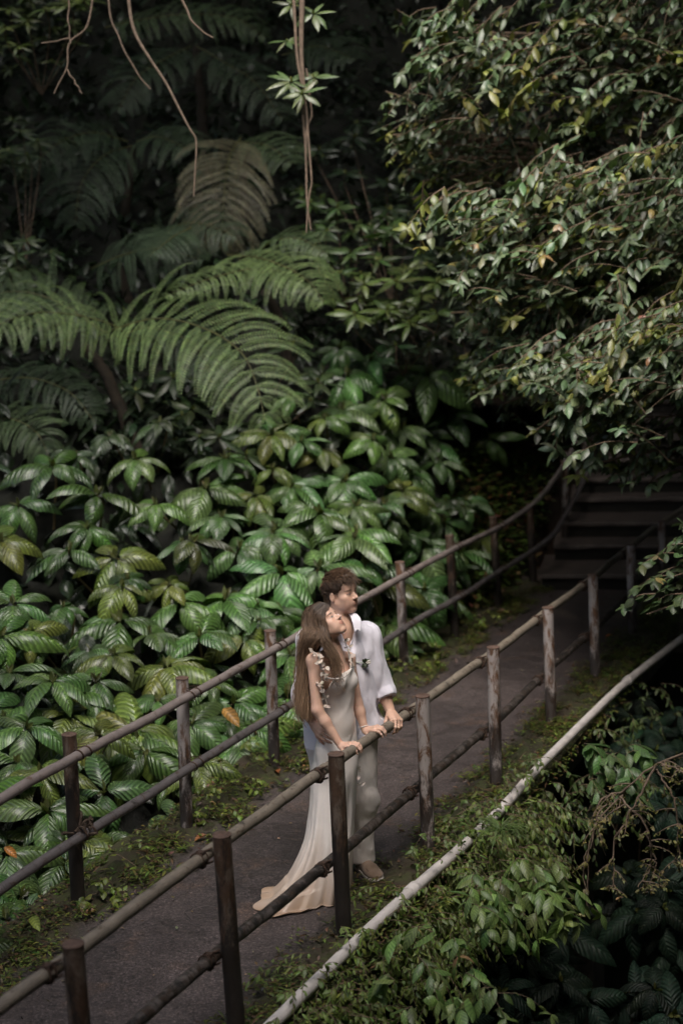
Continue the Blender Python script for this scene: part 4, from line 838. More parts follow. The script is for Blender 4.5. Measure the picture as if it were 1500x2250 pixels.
# ------------------------------------------------------------------ signed-distance modelling for the two people
class SDF:
    def __init__(s, lo, hi, h=.004):
        s.lo = A(lo, float) if False else np.array(lo, float); s.h = h; s.n = np.ceil((np.array(hi)-s.lo)/h).astype(int)+1
        s.F = np.full(s.n, .2, np.float32)
    def sub(s, a, b):
        i0 = np.clip(np.floor((a-s.lo)/s.h).astype(int), 0, s.n-1); i1 = np.clip(np.ceil((b-s.lo)/s.h).astype(int)+1, 1, s.n)
        ax = [(s.lo[k]+s.h*np.arange(i0[k], i1[k])).astype(np.float32) for k in range(3)]
        return tuple(slice(i0[k], i1[k]) for k in range(3)), np.stack(np.meshgrid(*ax, indexing='ij'), -1)
    def put(s, fn, a, b, k=.02, op='add', m=.03):
        sl, P = s.sub(np.minimum(a, b)-m-k, np.maximum(a, b)+m+k)
        if P.size == 0: return
        d = fn(P).astype(np.float32); F = s.F[sl]
        if op == 'add':
            h = np.clip(.5+.5*(F-d)/k, 0, 1); s.F[sl] = F*(1-h)+d*h-k*h*(1-h)
        else:
            h = np.clip(.5-.5*(F+d)/k, 0, 1); s.F[sl] = F*(1-h)+(-d)*h+k*h*(1-h)
    def cone(s, a, b, r1, r2, k=.02, op='add'):
        a = np.array(a, float); b = np.array(b, float); ba = b-a; L2 = ba@ba; L = math.sqrt(L2)+1e-9; u = ba/L
        def fn(P):
            p = P-a.astype(np.float32); t = np.clip(p@u.astype(np.float32), 0, L)
            return np.linalg.norm(p-t[..., None]*u.astype(np.float32), axis=-1)-(r1+(r2-r1)*t/L)
        r = max(r1, r2); s.put(fn, np.minimum(a, b)-r, np.maximum(a, b)+r, k, op)
    def ell(s, c, ax, r, k=.02, op='add'):
        """ax: 3x3 rows = local axes"""
        c = np.array(c, np.float32); ax = np.array(ax, np.float32); r = np.array(r, np.float32)
        def fn(P):
            q = (P-c)@ax.T; k0 = np.linalg.norm(q/r, axis=-1); k1 = np.linalg.norm(q/(r*r), axis=-1)+1e-6
            return k0*(k0-1)/k1
        R_ = float(max(r)); s.put(fn, c-R_, c+R_, k, op)
    def half(s, p, n, region, k=.004):
        """cut away the side n points to, inside a sphere region (centre, radius)"""
        p = np.array(p, np.float32); n = np.array(nrm(n), np.float32); c, r = region; c = np.array(c, float)
        sl, P = s.sub(c-r, c+r); F = s.F[sl]; d = (P-p)@n
        ins = np.linalg.norm(P-c.astype(np.float32), axis=-1) < r
        s.F[sl] = np.where(ins, np.maximum(F, d), F)
    def warp(s, fn):
        sl, P = s.sub(s.lo, s.lo+s.n*s.h); band = np.abs(s.F) < .05
        s.F[band] += fn(P[band]).astype(np.float32)
    def dist(s, P):
        q = (np.asarray(P)-s.lo)/s.h; i = np.clip(q.astype(int), 0, s.n-2); t = np.clip(q-i, 0, 1); r = 0
        for a in (0, 1):
            for b in (0, 1):
                for c in (0, 1):
                    w_ = (t[..., 0] if a else 1-t[..., 0])*(t[..., 1] if b else 1-t[..., 1])*(t[..., 2] if c else 1-t[..., 2])
                    r = r+w_*s.F[i[..., 0]+a, i[..., 1]+b, i[..., 2]+c]
        return r
    def push(s, P, m, it=4, mask=None):
        """move points to at least m outside the surface"""
        P = np.array(P, float); e = s.h
        for _ in range(it):
            d = s.dist(P); g = np.stack([s.dist(P+e*np.eye(3)[k])-s.dist(P-e*np.eye(3)[k]) for k in range(3)], -1); g = nrm(g)
            st = np.clip(m-d, 0, .03)
            if mask is not None: st = st*mask
            P = P+g*st[..., None]
        return P
    def hit(s, x, y, D0=8.8, off=.0):
        t = D0
        for _ in range(400):
            if float(s.dist(pt(x, y, t)[None])[0]) < off: break
            t += .003
        return pt(x, y, t)
    def mesh(s, smooth=2):
        F = s.F; n = np.array(F.shape); ins = F < 0
        C = np.zeros(n-1, np.int8)
        for dx in (0, 1):
            for dy in (0, 1):
                for dz in (0, 1): C += ins[dx:n[0]-1+dx, dy:n[1]-1+dy, dz:n[2]-1+dz]
        act = np.argwhere((C > 0) & (C < 8)); idx = np.full(n-1, -1, np.int32); idx[tuple(act.T)] = np.arange(len(act))
        acc = np.zeros((len(act), 3)); cnt = np.zeros(len(act))
        cs = [(i, j, k) for i in (0, 1) for j in (0, 1) for k in (0, 1)]
        for a in cs:
            for ax in range(3):
                if a[ax]: continue
                b = list(a); b[ax] = 1
                fa = F[tuple((act+a).T)]; fb = F[tuple((act+b).T)]; m = (fa < 0) != (fb < 0)
                t = np.where(m, fa/(fa-fb+1e-12), 0); q = np.array(a, float)[None].repeat(len(act), 0); q[:, ax] += t
                acc[m] += q[m]; cnt[m] += 1
        V = s.lo+s.h*(act+acc/cnt[:, None]); faces = []
        for ax in range(3):
            o = [k for k in range(3) if k != ax]; sl0 = [slice(1, -1)]*3; sl0[ax] = slice(0, -1); sl1 = [slice(1, -1)]*3; sl1[ax] = slice(1, None)
            a = ins[tuple(sl0)]; b = ins[tuple(sl1)]; e = np.argwhere(a != b); base = e.copy(); base[:, o[0]] += 1; base[:, o[1]] += 1
            q = []
            for d0, d1 in ((-1, -1), (0, -1), (0, 0), (-1, 0)):
                c = base.copy(); c[:, o[0]] += d0; c[:, o[1]] += d1; q.append(idx[tuple(c.T)])
            q = np.stack(q, -1); flip = a[tuple(e.T)] ^ (ax == 1)
            q[~flip] = q[~flip][:, ::-1]; faces.append(q)
        Fc = np.concatenate(faces); Fc = Fc[(Fc >= 0).all(1)]
        for _ in range(smooth):
            S = np.zeros_like(V); c = np.zeros(len(V))
            for i in range(4):
                a, b = Fc[:, i], Fc[:, (i+1) % 4]
                for k in range(3): S[:, k] += np.bincount(a, V[b, k], len(V))+np.bincount(b, V[a, k], len(V))
                c += np.bincount(a, minlength=len(V))+np.bincount(b, minlength=len(V))
            V = V*.5+.5*S/np.maximum(c, 1)[:, None]
        return V, Fc
def fold(fr, amp, seed, stretch=(1, 1, .4)):
    rg = np.random.default_rng(seed); ks = rg.normal(0, fr, (9, 3))*np.array(stretch); ph = rg.uniform(0, 6.28, 9)
    def fn(P):
        o = 0
        for k, p in zip(ks, ph): 
            o = o+(1-np.abs(np.sin(P@k/2+p))*2)
        return o*amp/4
    return fn
# skin, cloth, hair materials
def skinmat():
    m, n, b = mat('skin'); P = gpos(n)
    c = mix(n, 1.0, attr(n), ramp(n, noise(n, 25, 4, .6, P), [(.3, (.92, .90, .90)), (.7, (1.06, 1.04, 1.03))]), 'MULTIPLY')
    n.links.new(c, b.inputs['Base Color']); b.inputs['Roughness'].default_value = .48
    b.inputs['Subsurface Weight'].default_value = .12; b.inputs['Subsurface Radius'].default_value = (.012, .005, .003); b.inputs['Subsurface Scale'].default_value = 1.0
    n.links.new(bump(n, noise(n, 300, 3, .6, P), .15, .002), b.inputs['Normal']); return m
M['skin'] = skinmat()
def clothmat(name, rough=.85, weave=900, sheen=.2, wr=25, ws=.4):
    m, n, b = mat(name); P = gpos(n)
    c = mix(n, 1.0, attr(n), ramp(n, noise(n, 8, 4, .6, P), [(.3, (.93, .93, .94)), (.7, (1.04, 1.04, 1.03))]), 'MULTIPLY')
    n.links.new(c, b.inputs['Base Color']); b.inputs['Roughness'].default_value = rough; b.inputs['Sheen Weight'].default_value = sheen
    mp = N_(n, 'ShaderNodeMapping'); mp.inputs['Scale'].default_value = (1, 1, .45); n.links.new(P, mp.inputs['Vector'])
    h = mth(n, 'ADD', noise(n, wr, 5, .6, mp.outputs[0], .3), mth(n, 'MULTIPLY', noise(n, weave*.3, 2, .5, P), .05))
    n.links.new(bump(n, h, ws, .015), b.inputs['Normal']); return m
M['linen'] = clothmat('crumpled_linen', .9, 900, .2, 13, .45)
M['twill'] = clothmat('soft_trouser_cloth', .9, 900, .15, 16, .45)
M['satin'] = clothmat('ivory_satin', .40, 900, .1, 6, .28)
M['suede'] = clothmat('beige_suede', .95, 900, .3, 60, .2)
m_, n_, b_ = mat('hair_strands'); n_.links.new(attr(n_), b_.inputs['Base Color']); b_.inputs['Roughness'].default_value = .42; M['hair'] = m_
m_, n_, b_ = mat('petal_cloth'); n_.links.new(attr(n_), b_.inputs['Base Color']); b_.inputs['Roughness'].default_value = .6
M['petal'] = m_
m_, n_, b_ = mat('pale_gold'); b_.inputs['Base Color'].default_value = (.8, .62, .35, 1); b_.inputs['Metallic'].default_value = 1; b_.inputs['Roughness'].default_value = .3; M['gold'] = m_

def head(S, c, f, u, s=1.0, male=True):
    f = nrm(f); r = nrm(np.cross(f, u)); u = np.cross(r, f); ax = [r, f, u]
    def L(x, y, z): return c+s*(x*r+y*f+z*u)
    S.ell(L(0, -.015, .032), ax, s*A([.074, .094, .088]), .02)
    S.ell(L(0, .022, -.028), ax, s*A([.060, .070, .080]), .03)
    for q in (-1, 1):
        S.cone(L(q*.050, .0, -.052), L(q*.018, .060, -.098), s*.022, s*(.020 if male else .016), .02)
        S.ell(L(q*.041, .054, -.026), ax, s*A([.024, .024, .020]), .02)
    for q in (-1, 1): S.ell(L(q*.032, .050, -.060), ax, s*A([.027, .034, .036]), .02)
    S.ell(L(0, .064, -.100), ax, s*A([.024, .022, .017]), .016)
    S.cone(L(-.034, .074, .016), L(.034, .074, .016), s*.013, s*.013, .014)
    S.ell(L(0, .062, .045), ax, s*A([.052, .028, .035]), .02)
    for q in (-1, 1): S.ell(L(q*.032, .096, -.003), ax, s*A([.017, .016, .011]), .010, 'sub')
    for q in (-1, 1): S.ell(L(q*.031, .074, -.004), ax, s*A([.014, .0135, .012]), .004)
    S.cone(L(0, .080, .006), L(0, .107, -.030), s*.0075, s*.0105, .008)
    for q in (-1, 1): S.ell(L(q*.012, .094, -.034), ax, s*A([.008, .010, .007]), .006)
    S.ell(L(0, .075, -.062), ax, s*A([.027, .018, .022]), .014)
    S.ell(L(0, .0895, -.0570), ax, s*A([.021, .008, .0050]), .004); S.ell(L(0, .0880, -.0675), ax, s*A([.018, .008, .0058]), .004)
    S.cone(L(-.019, .0965, -.0625), L(.019, .0965, -.0625), s*.0022, s*.0022, .003, 'sub')
    for q in (-1, 1):
        S.ell(L(q*.078, -.010, -.012), ax, s*A([.008, .018, .031]), .006); S.ell(L(q*.086, -.004, -.008), ax, s*A([.005, .009, .018]), .004, 'sub')
    return L, ax
def headcolor(V, T, c, ax, s, male, skin):
    q = (V-c)@np.array(ax).T/s; x, y, z = q.T; fr = y > .04
    def soft(d, w=.3): return np.clip(1-d, 0, 1)**.6
    def paint(mask, col, a=1.0):
        m = np.clip(mask, 0, 1)[:, None]*a; T[:] = T*(1-m)+A(col)*m
    lip = 1.25-np.hypot(x/.024, (z+.0625)/.0125); paint((lip*3)*(y > .075), (skin[0]*.80, skin[1]*(.62 if male else .55), skin[2]*(.62 if male else .55)), .55 if male else .75)
    for sg in (-1, 1):
        br = 1-np.hypot((x-sg*.033)/.022, (z-(.0195-.12*np.abs(x-sg*.027)))/.0045); paint(br*4*(y > .05), (.06, .035, .02), .85)
        ey = 1-np.hypot((x-sg*.031)/.0125, (z+.004)/.0045); paint(ey*4*(y > .06), (.42, .38, .36), 1)
        ir = 1-np.hypot((x-sg*.031-.002)/.0055, (z+.004)/.0055); paint(ir*4*(y > .06), (.03, .022, .018), 1)
        ls = 1-np.abs(np.hypot((x-sg*.031)/.0135, (z+.004)/.0060)-1.0)/.28; paint(ls*2.0*(y > .055)*(z > -.006), (.05, .028, .02), .8)
        paint((1-np.hypot((x-sg*.042)/.022, (z+.03)/.018))*(y > .04), (skin[0]*1.02, skin[1]*.82, skin[2]*.78), .5)
        paint((1-np.hypot((x-sg*.009)/.005, (z+.041)/.0035))*3*(y > .08), (.22, .11, .08), .5)
    if male: paint(np.clip((.0-z-.045)/.04, 0, 1)*(y > -.02)*(z > -.13), (skin[0]*.72, skin[1]*.70, skin[2]*.72), .45)
def hand(S, wr, fw, up, side, s=1.0, curl=(.5, .7, .6), spread=.09, thumb_in=.5, k=.006, thumbdir=None):
    """wr wrist point, fw direction wrist->knuckles, up back of the hand, side: +1 thumb on the cross(fw,up) side"""
    fw = nrm(fw); lat = nrm(np.cross(fw, up))*side; up = nrm(np.cross(lat, fw))*1.0
    if up@np.array([0, 0, 1.0]) < 0 and False: up = -up
    upv = nrm(up)
    # make sure up points the requested way
    wr = np.array(wr, float)
    kn = []
    for i, o in enumerate((.031, .010, -.011, -.031)):
        ln = (.086, .090, .086, .078)[i]; kn.append(wr+s*(fw*ln+lat*o+upv*(.004-.004*abs(i-1))))
        S.cone(wr+s*(lat*o*.55+fw*.012), kn[-1], s*.015, s*.0105, .012)
    for i, kp in enumerate(kn):
        L3 = A(((.040, .024, .020), (.045, .028, .021), (.041, .026, .020), (.032, .020, .018))[i])*s
        ang = 0; d = nrm(fw+lat*spread*(1.5-i)); p = kp
        for j in range(3):
            ang += curl[j]*(1+.10*(i-1)*(1 if j == 0 else .3)); dd = d*cos(ang)-upv*sin(ang); q = p+dd*L3[j]
            S.cone(p, q, s*(.0092, .0082, .0074)[j], s*(.0082, .0074, .0062)[j], k if j else .008); p = q
    t0 = wr+s*(fw*.022+lat*.024-upv*.006); td = nrm(fw*.75+lat*.75-upv*thumb_in) if thumbdir is None else nrm(thumbdir)
    t1 = t0+td*s*.042; t2 = t1+nrm(td+fw*.5-upv*thumb_in*.8)*s*.030; t3 = t2+nrm(td*.5+fw*.8-upv*thumb_in*1.2)*s*.024
    S.cone(t0, t1, s*.0145, s*.0110, .012); S.cone(t1, t2, s*.0105, s*.0090, k); S.cone(t2, t3, s*.0090, s*.0072, k)
    return kn
def colmesh(S, name, m, parent, col, smooth=2, fn=None):
    V, Fc = S.mesh(smooth); T = np.tile(A(col)[None], (len(V), 1))
    if fn: fn(V, T)
    mb = MB(); mb.add(V, Fc, None, T); return mb.build(name, m, parent)
def PT(l): return [pt(*a) for a in l]
# ================================================================== the man
def man():
    root = empty('person', gz(765, 1915), 'man in loose white shirt and pale trousers standing behind the woman, hand on the rail', 'person', 'couple standing at the near railing')
    skin = (.66, .42, .31)
    hc = pt(749, 1303, 9.30); hf = nrm(A([.80, -.58, .13])); hu = UP
    shL, shR = pt(803, 1396, 9.42), pt(685, 1406, 9.24); neck = pt(751, 1385, 9.32); chest = pt(744, 1450, 9.37)
    elL, wrL = pt(840, 1518, 9.45), pt(859, 1566, 9.40); elR, wrR = pt(669, 1525, 9.14), pt(688, 1590, 9.02)
    hipL, hipR = pt(785, 1640, 9.50), pt(716, 1640, 9.40); knL, knR = pt(797, 1760, 9.46), pt(722, 1765, 9.38); anL, anR = pt(796, 1882, 9.50), pt(735, 1886, 9.46)
    S = SDF(hc-A([.42, .55, 1.85]), hc+A([.62, .42, .22]), .0042)
    L, ax = head(S, hc, hf, hu, 1.0, True)
    S.cone(L(0, -.025, -.05), neck-UP*.01, .056, .060, .03); S.cone(neck, chest, .07, .10, .04)
    S.cone(shL, shR, .052, .052, .05); S.cone((shL*.7+shR*.3)-UP*.12, (shL*.3+shR*.7)-UP*.12, .095, .095, .05)
    S.cone(chest-UP*.05, (hipL+hipR)/2+UP*.08, .11, .11, .06); S.cone(hipL, hipR, .095, .095, .06)
    S.cone(neck+(shL-shR)*.10+UP*.005, shL, .045, .048, .03); S.cone(neck-(shL-shR)*.10+UP*.005, shR, .045, .048, .03)
    for sh, el, wr in ((shL, elL, wrL), (shR, elR, wrR)):
        S.cone(sh, el, .050, .038, .03); m = el*.65+wr*.35; S.cone(el, m, .038, .037, .02); S.cone(m, wr, .037, .026, .02)
    for h_, kn_, an_ in ((hipL, knL, anL), (hipR, knR, anR)):
        S.cone(h_, kn_, .085, .055, .04); S.cone(kn_, kn_*.6+an_*.4, .055, .052, .03); S.cone(kn_*.6+an_*.4, an_, .052, .036, .03); S.cone(an_, an_-UP*.02, .036, .034, .02)
    # left hand draped over the rail
    hand(S, wrL, pt(872, 1584, 9.31)-wrL, nrm(UP+A([.35, -.25, 0])), 1, 1.08, (.75, .85, .55), .05, .5, thumbdir=A([-.35, -.55, -.75]))
    # right hand at her waist
    hand(S, wrR, pt(712, 1612, 8.93)-wrR, nrm(A([-.55, -.8, .15])), 1, 1.02, (.3, .45, .35), .07, .3)
    def fc(V, T): headcolor(V, T, hc, ax, 1.0, True, skin)
    body = colmesh(S, 'body', M['skin'], root, skin, 1, fc)
    # ring
    # hair: scalp mass with cut hairline, then tufts
    H = SDF(hc-A([.16, .16, .14]), hc+A([.16, .16, .20]), .004)
    H.ell(L(0, -.020, .038), ax, (.079, .099, .088), .01); H.ell(L(0, .045, .096), ax, (.050, .045, .024), .02); H.ell(L(0, -.06, -.03), ax, (.066, .050, .06), .02)
    H.ell(L(0, .105, -.02), ax, (.085, .075, .092), .012, 'sub')
    for q in (-1, 1): H.ell(L(q*.085, .03, -.035), ax, (.05, .052, .05), .01, 'sub')
    H.warp(fold(160, .003, 3, (1, 1, 1)))
    hairc = (.070, .042, .025)
    ho = colmesh(H, 'hair', M['hair'], root, hairc, 1)
    mb = MB(); n = 3200; th = R.uniform(-pi, pi, n); ph = R.uniform(-.5, 1.5, n)
    for a, b in zip(th, ph):
        x, y, z = .079*cos(b)*sin(a), -.020+.099*cos(b)*cos(a), .038+.088*sin(b)
        if y > .035 and z < .085: continue
        if abs(x) > .05 and y > -.01 and z < .02: continue
        if z < -.035 and y > -.06: continue
        nn = nrm(A([x/.083**2, (y+.02)/.1**2, (z-.04)/.09**2])); fl = nrm(A([.25*np.sign(x+.01), .9 if z > .08 else -.35, -.1 if z > .08 else -.7])+R.normal(0, .33, 3)); fl = nrm(fl-nn*(fl@nn)*.8)
        ln = R.uniform(.022, .04)*(1.25 if z > .09 else .6); k0 = A([x, y, z])*.97
        hh = 1.0 if z > .085 else .35; pts = [k0, k0+nn*.009*hh*R.uniform(.2, 1.6)+fl*ln*.6, k0+nn*.008*hh*R.uniform(.0, 1.8)+fl*ln*1.2, k0+nn*.002*R.uniform(-2, 3)+fl*ln*1.9]
        w_ = [L(*p) for p in pts]; t = A(hairc)*R.uniform(.6, 1.9)*(1.15 if z > .07 else .55)*A([1.05, 1, .95]); tube(mb, spline(w_, 7), np.array([.0015, .0018, .0018, .0017, .0014, .0010, .0005]), 4, False, t)
    mb.build('hair_tufts', M['hair'], ho)
    # shirt ---------------------------------------------------------------
    S = SDF(A([hc[0]-.42, hc[1]-.45, hc[2]-1.02]), A([hc[0]+.40, hc[1]+.45, hc[2]-.02]), .0045)
    sx = nrm(shL-shR)
    S.cone(shL-UP*.004, shR-UP*.004, .068, .068, .05); S.cone(neck+sx*.07-UP*.012, shL-UP*.0, .062, .066, .04); S.cone(neck-sx*.07-UP*.012, shR, .062, .066, .04)
    hem = pt(760, 1622, 9.30)
    for t in (-.115, -.04, .04, .115):
        a = (shL+shR)/2+sx*t-UP*.10; b = pt(762, 1660, 9.38)+sx*t*1.28; S.cone(a, b, .100, .108, .05)
    for sh, el, rr in ((shL, elL, .064), (shR, elR, .056)):
        S.cone(sh, el, rr, .060, .035)
    dL = nrm(wrL-elL); cL = elL+dL*.045; S.cone(elL-dL*.03, cL+dL*.05, .060, .064, .01); S.cone(elL+dL*.02, elL+dL*.021, .068, .068, .006)
    dR = nrm(wrR-elR); S.cone(elR, elR+dR*.12, .056, .055, .01)
    S.warp(fold(24, .0120, 5, (1, 1, .4))); S.warp(fold(55, .0045, 8, (1, 1, .6)))
    S.half(elL+dL*.052, dL, (elL+dL*.08, .10)); S.half(elR+dR*.09, dR, (elR+dR*.12, .10))
    S.half(hem-UP*.02, -UP+.10*sx, (hem-UP*.12, .40))
    fr = nrm(A([hf[0]*.75, hf[1]*1.3, 0]))   # chest direction, more towards the viewer than the face
    fr = nrm(np.cross(UP, sx))*-1 if (np.cross(UP, sx)@VIEW) > 0 else nrm(np.cross(UP, sx))
    V0 = neck+fr*.11+sx*.012
    S.cone(neck+UP*.10, neck-UP*.012, .064, .058, .006, 'sub')
    S.cone(neck+fr*.05+UP*.03, neck+fr*.135-UP*.155+sx*.015, .050, .004, .008, 'sub')
    S.cone(pt(764, 1352, 9.24), pt(764, 1384, 9.20), .040, .032, .006, 'sub'); S.cone(pt(764, 1384, 9.20), pt(760, 1424, 9.19), .032, .010, .006, 'sub')
    SHIRT = S
    so = colmesh(S, 'shirt', M['linen'], root, (.76, .73, .80), 1)
    cb = MB()
    for inner, outer in ([[(761, 1345, 9.30), (770, 1353, 9.26), (775, 1366, 9.22), (780, 1388, 9.20)], [(771, 1342, 9.31), (784, 1351, 9.26), (792, 1364, 9.22), (791, 1386, 9.20)]], [[(748, 1352, 9.27), (748, 1362, 9.22), (752, 1376, 9.19), (755, 1392, 9.18)], [(738, 1352, 9.27), (735, 1366, 9.22), (738, 1382, 9.18), (744, 1394, 9.17)]]):
        a = spline([pt(*p) for p in inner], 12); b = spline([pt(*p) for p in outer], 12); V = []
        for p, q in zip(a, b):
            row = A([p*(1-t)+q*t+UP*.010*sin(pi*t)*1.0 for t in np.linspace(0, 1, 6)]); V.append(row)
        V = S.push(A(V), .010, 4); lo_ = V+nrm(VIEW)*.006
        cb.add(V.reshape(-1, 3), gridfaces(6, 12), None, (.78, .75, .81)); cb.add(lo_.reshape(-1, 3), gridfaces(6, 12)[:, ::-1], None, (.70, .67, .73))
        tube(cb, V[:, 5], .0035, 5, True, (.78, .75, .81)); tube(cb, V[:, 0], .0045, 5, True, (.78, .75, .81))
    cb.build('collar', M['linen'], so)
    pb = MB(); P = A([S.hit(x, y, 8.9, .002) for x, y in [(778, 1392), (773, 1408), (767, 1424), (765, 1445), (766, 1470), (768, 1500), (770, 1540), (771, 1590)]]); P = spline(P, 30)
    for _ in range(4): P[1:-1] = (P[:-2]+2*P[1:-1]+P[2:])/4
    tube(pb, P, .0065, 6, True, (.74, .71, .78), .6)
    pb.build('placket', M['linen'], so)
    for yy_ in (1450, 1490, 1530, 1570):
        c_ = S.hit(766, yy_, 8.9, .006); nb = MB(); tube(nb, [c_, c_-VIEW*.003], .0055, 10, True, (.8, .78, .74)); nb.build('button', M['petal'], so)
    # trousers ------------------------------------------------------------
    S = SDF(A([hc[0]-.40, hc[1]-.40, -.02]), A([hc[0]+.40, hc[1]+.45, 1.06]), .005)
    S.cone(hipL+UP*.06, hipR+UP*.06, .115, .115, .05)
    for h_, kn_, an_, sg in ((hipL, knL, anL, 1), (hipR, knR, anR, -1)):
        S.cone(h_, kn_, .104, .084, .05); S.cone(kn_, an_, .083, .066, .04); S.cone(an_+UP*.05, an_-UP*.01, .066, .070, .02)
        S.ell(kn_+fr*.045, [sx, fr, UP], (.04, .03, .05), .05)
    S.warp(fold(24, .0100, 11, (1, 1, .5))); S.warp(fold(50, .0035, 12, (.5, .5, 1.2)))
    for an_ in (anL, anR): S.half(an_-UP*.022, -UP, (an_-UP*.10, .13))
    to = colmesh(S, 'trousers', M['twill'], root, (.76, .69, .64), 1)
    pk = MB(); P = spline([pt(697, 1632, 9.20), pt(702, 1655, 9.17), pt(708, 1690, 9.17)], 8); tube(pk, P, .004, 5, True, (.34, .30, .27)); pk.build('pocket', M['twill'], to)
    # shoes ---------------------------------------------------------------
    for an_, px0, px1 in ((anL, (781, 1900), (836, 1943)), (anR, (722, 1905), (757, 1942))):
        a, b = gz(*px0), gz(*px1); d = nrm(b-a); c = (a+b)/2; r_ = nrm(np.cross(d, UP)); lo = c-A([.22, .22, .02]); hi = c+A([.22, .22, .16])
        S = SDF(lo, hi, .0035); S.cone(c-d*.085+UP*.046, c+d*.035+UP*.042, .040, .044, .03); S.ell(c+d*.085+UP*.034, [d, r_, UP], (.068, .050, .032), .03); S.cone(c-d*.075+UP*.06, c-d*.02+UP*.060, .034, .030, .02)
        S.ell(c-d*.045+UP*.115, [d, r_, UP], (.050, .030, .04), .008, 'sub'); S.half(c+UP*.012, -UP, (c, .3))
        sh = colmesh(S, 'shoe', M['suede'], root, (.36, .25, .18), 1)
        S = SDF(lo, hi, .0035); S.cone(c-d*.088+UP*.012, c+d*.02+UP*.012, .044, .047, .03); S.ell(c+d*.085+UP*.012, [d, r_, UP], (.073, .054, .03), .03); S.half(c+UP*.024, UP, (c, .3)); S.half(c+UP*.002, -UP, (c, .3))
        colmesh(S, 'sole', M['suede'], sh, (.62, .56, .50), 1)
        tb = MB(); t = np.linspace(-1.9, 1.9, 24); P = c+d*(.075+.048*np.cos(t))[:, None]*1.0+r_*(.038*np.sin(t))[:, None]+UP*(.058-.012*np.cos(t))[:, None]; tube(tb, P, .0028, 6, True, (.16, .10, .07)); tb.build('seam', M['suede'], sh)
    # boutonniere pinned on the chest
    c = SHIRT.hit(800, 1456, 8.9, .012); mb = MB(); n = 26; d = nrm(R.normal(0, 1, (n, 3))+A([0, -.7, 0])); leaves(mb, np.repeat(c[None], n, 0), d, -VIEW, R.uniform(.022, .045, n), .0085, .8, -.2, 5, 3, jit((.030, .050, .018), n, .3), 'lan')
    d = nrm(R.normal(0, 1, (9, 3))*.7+A([.5, -1.0, .3])); leaves(mb, np.repeat((c+A([.018, -.02, .006]))[None], 9, 0), d, UP, .024, .011, .9, .3, 5, 5, (.72, .68, .62))
    tube(mb, [c+A([-.005, -.01, 0]), SHIRT.hit(778, 1455, 8.9, .004)], .003, 6, True, (.45, .5, .42)); mb.build('boutonniere', M['petal'], root)
    # finger ring
    return root
man()
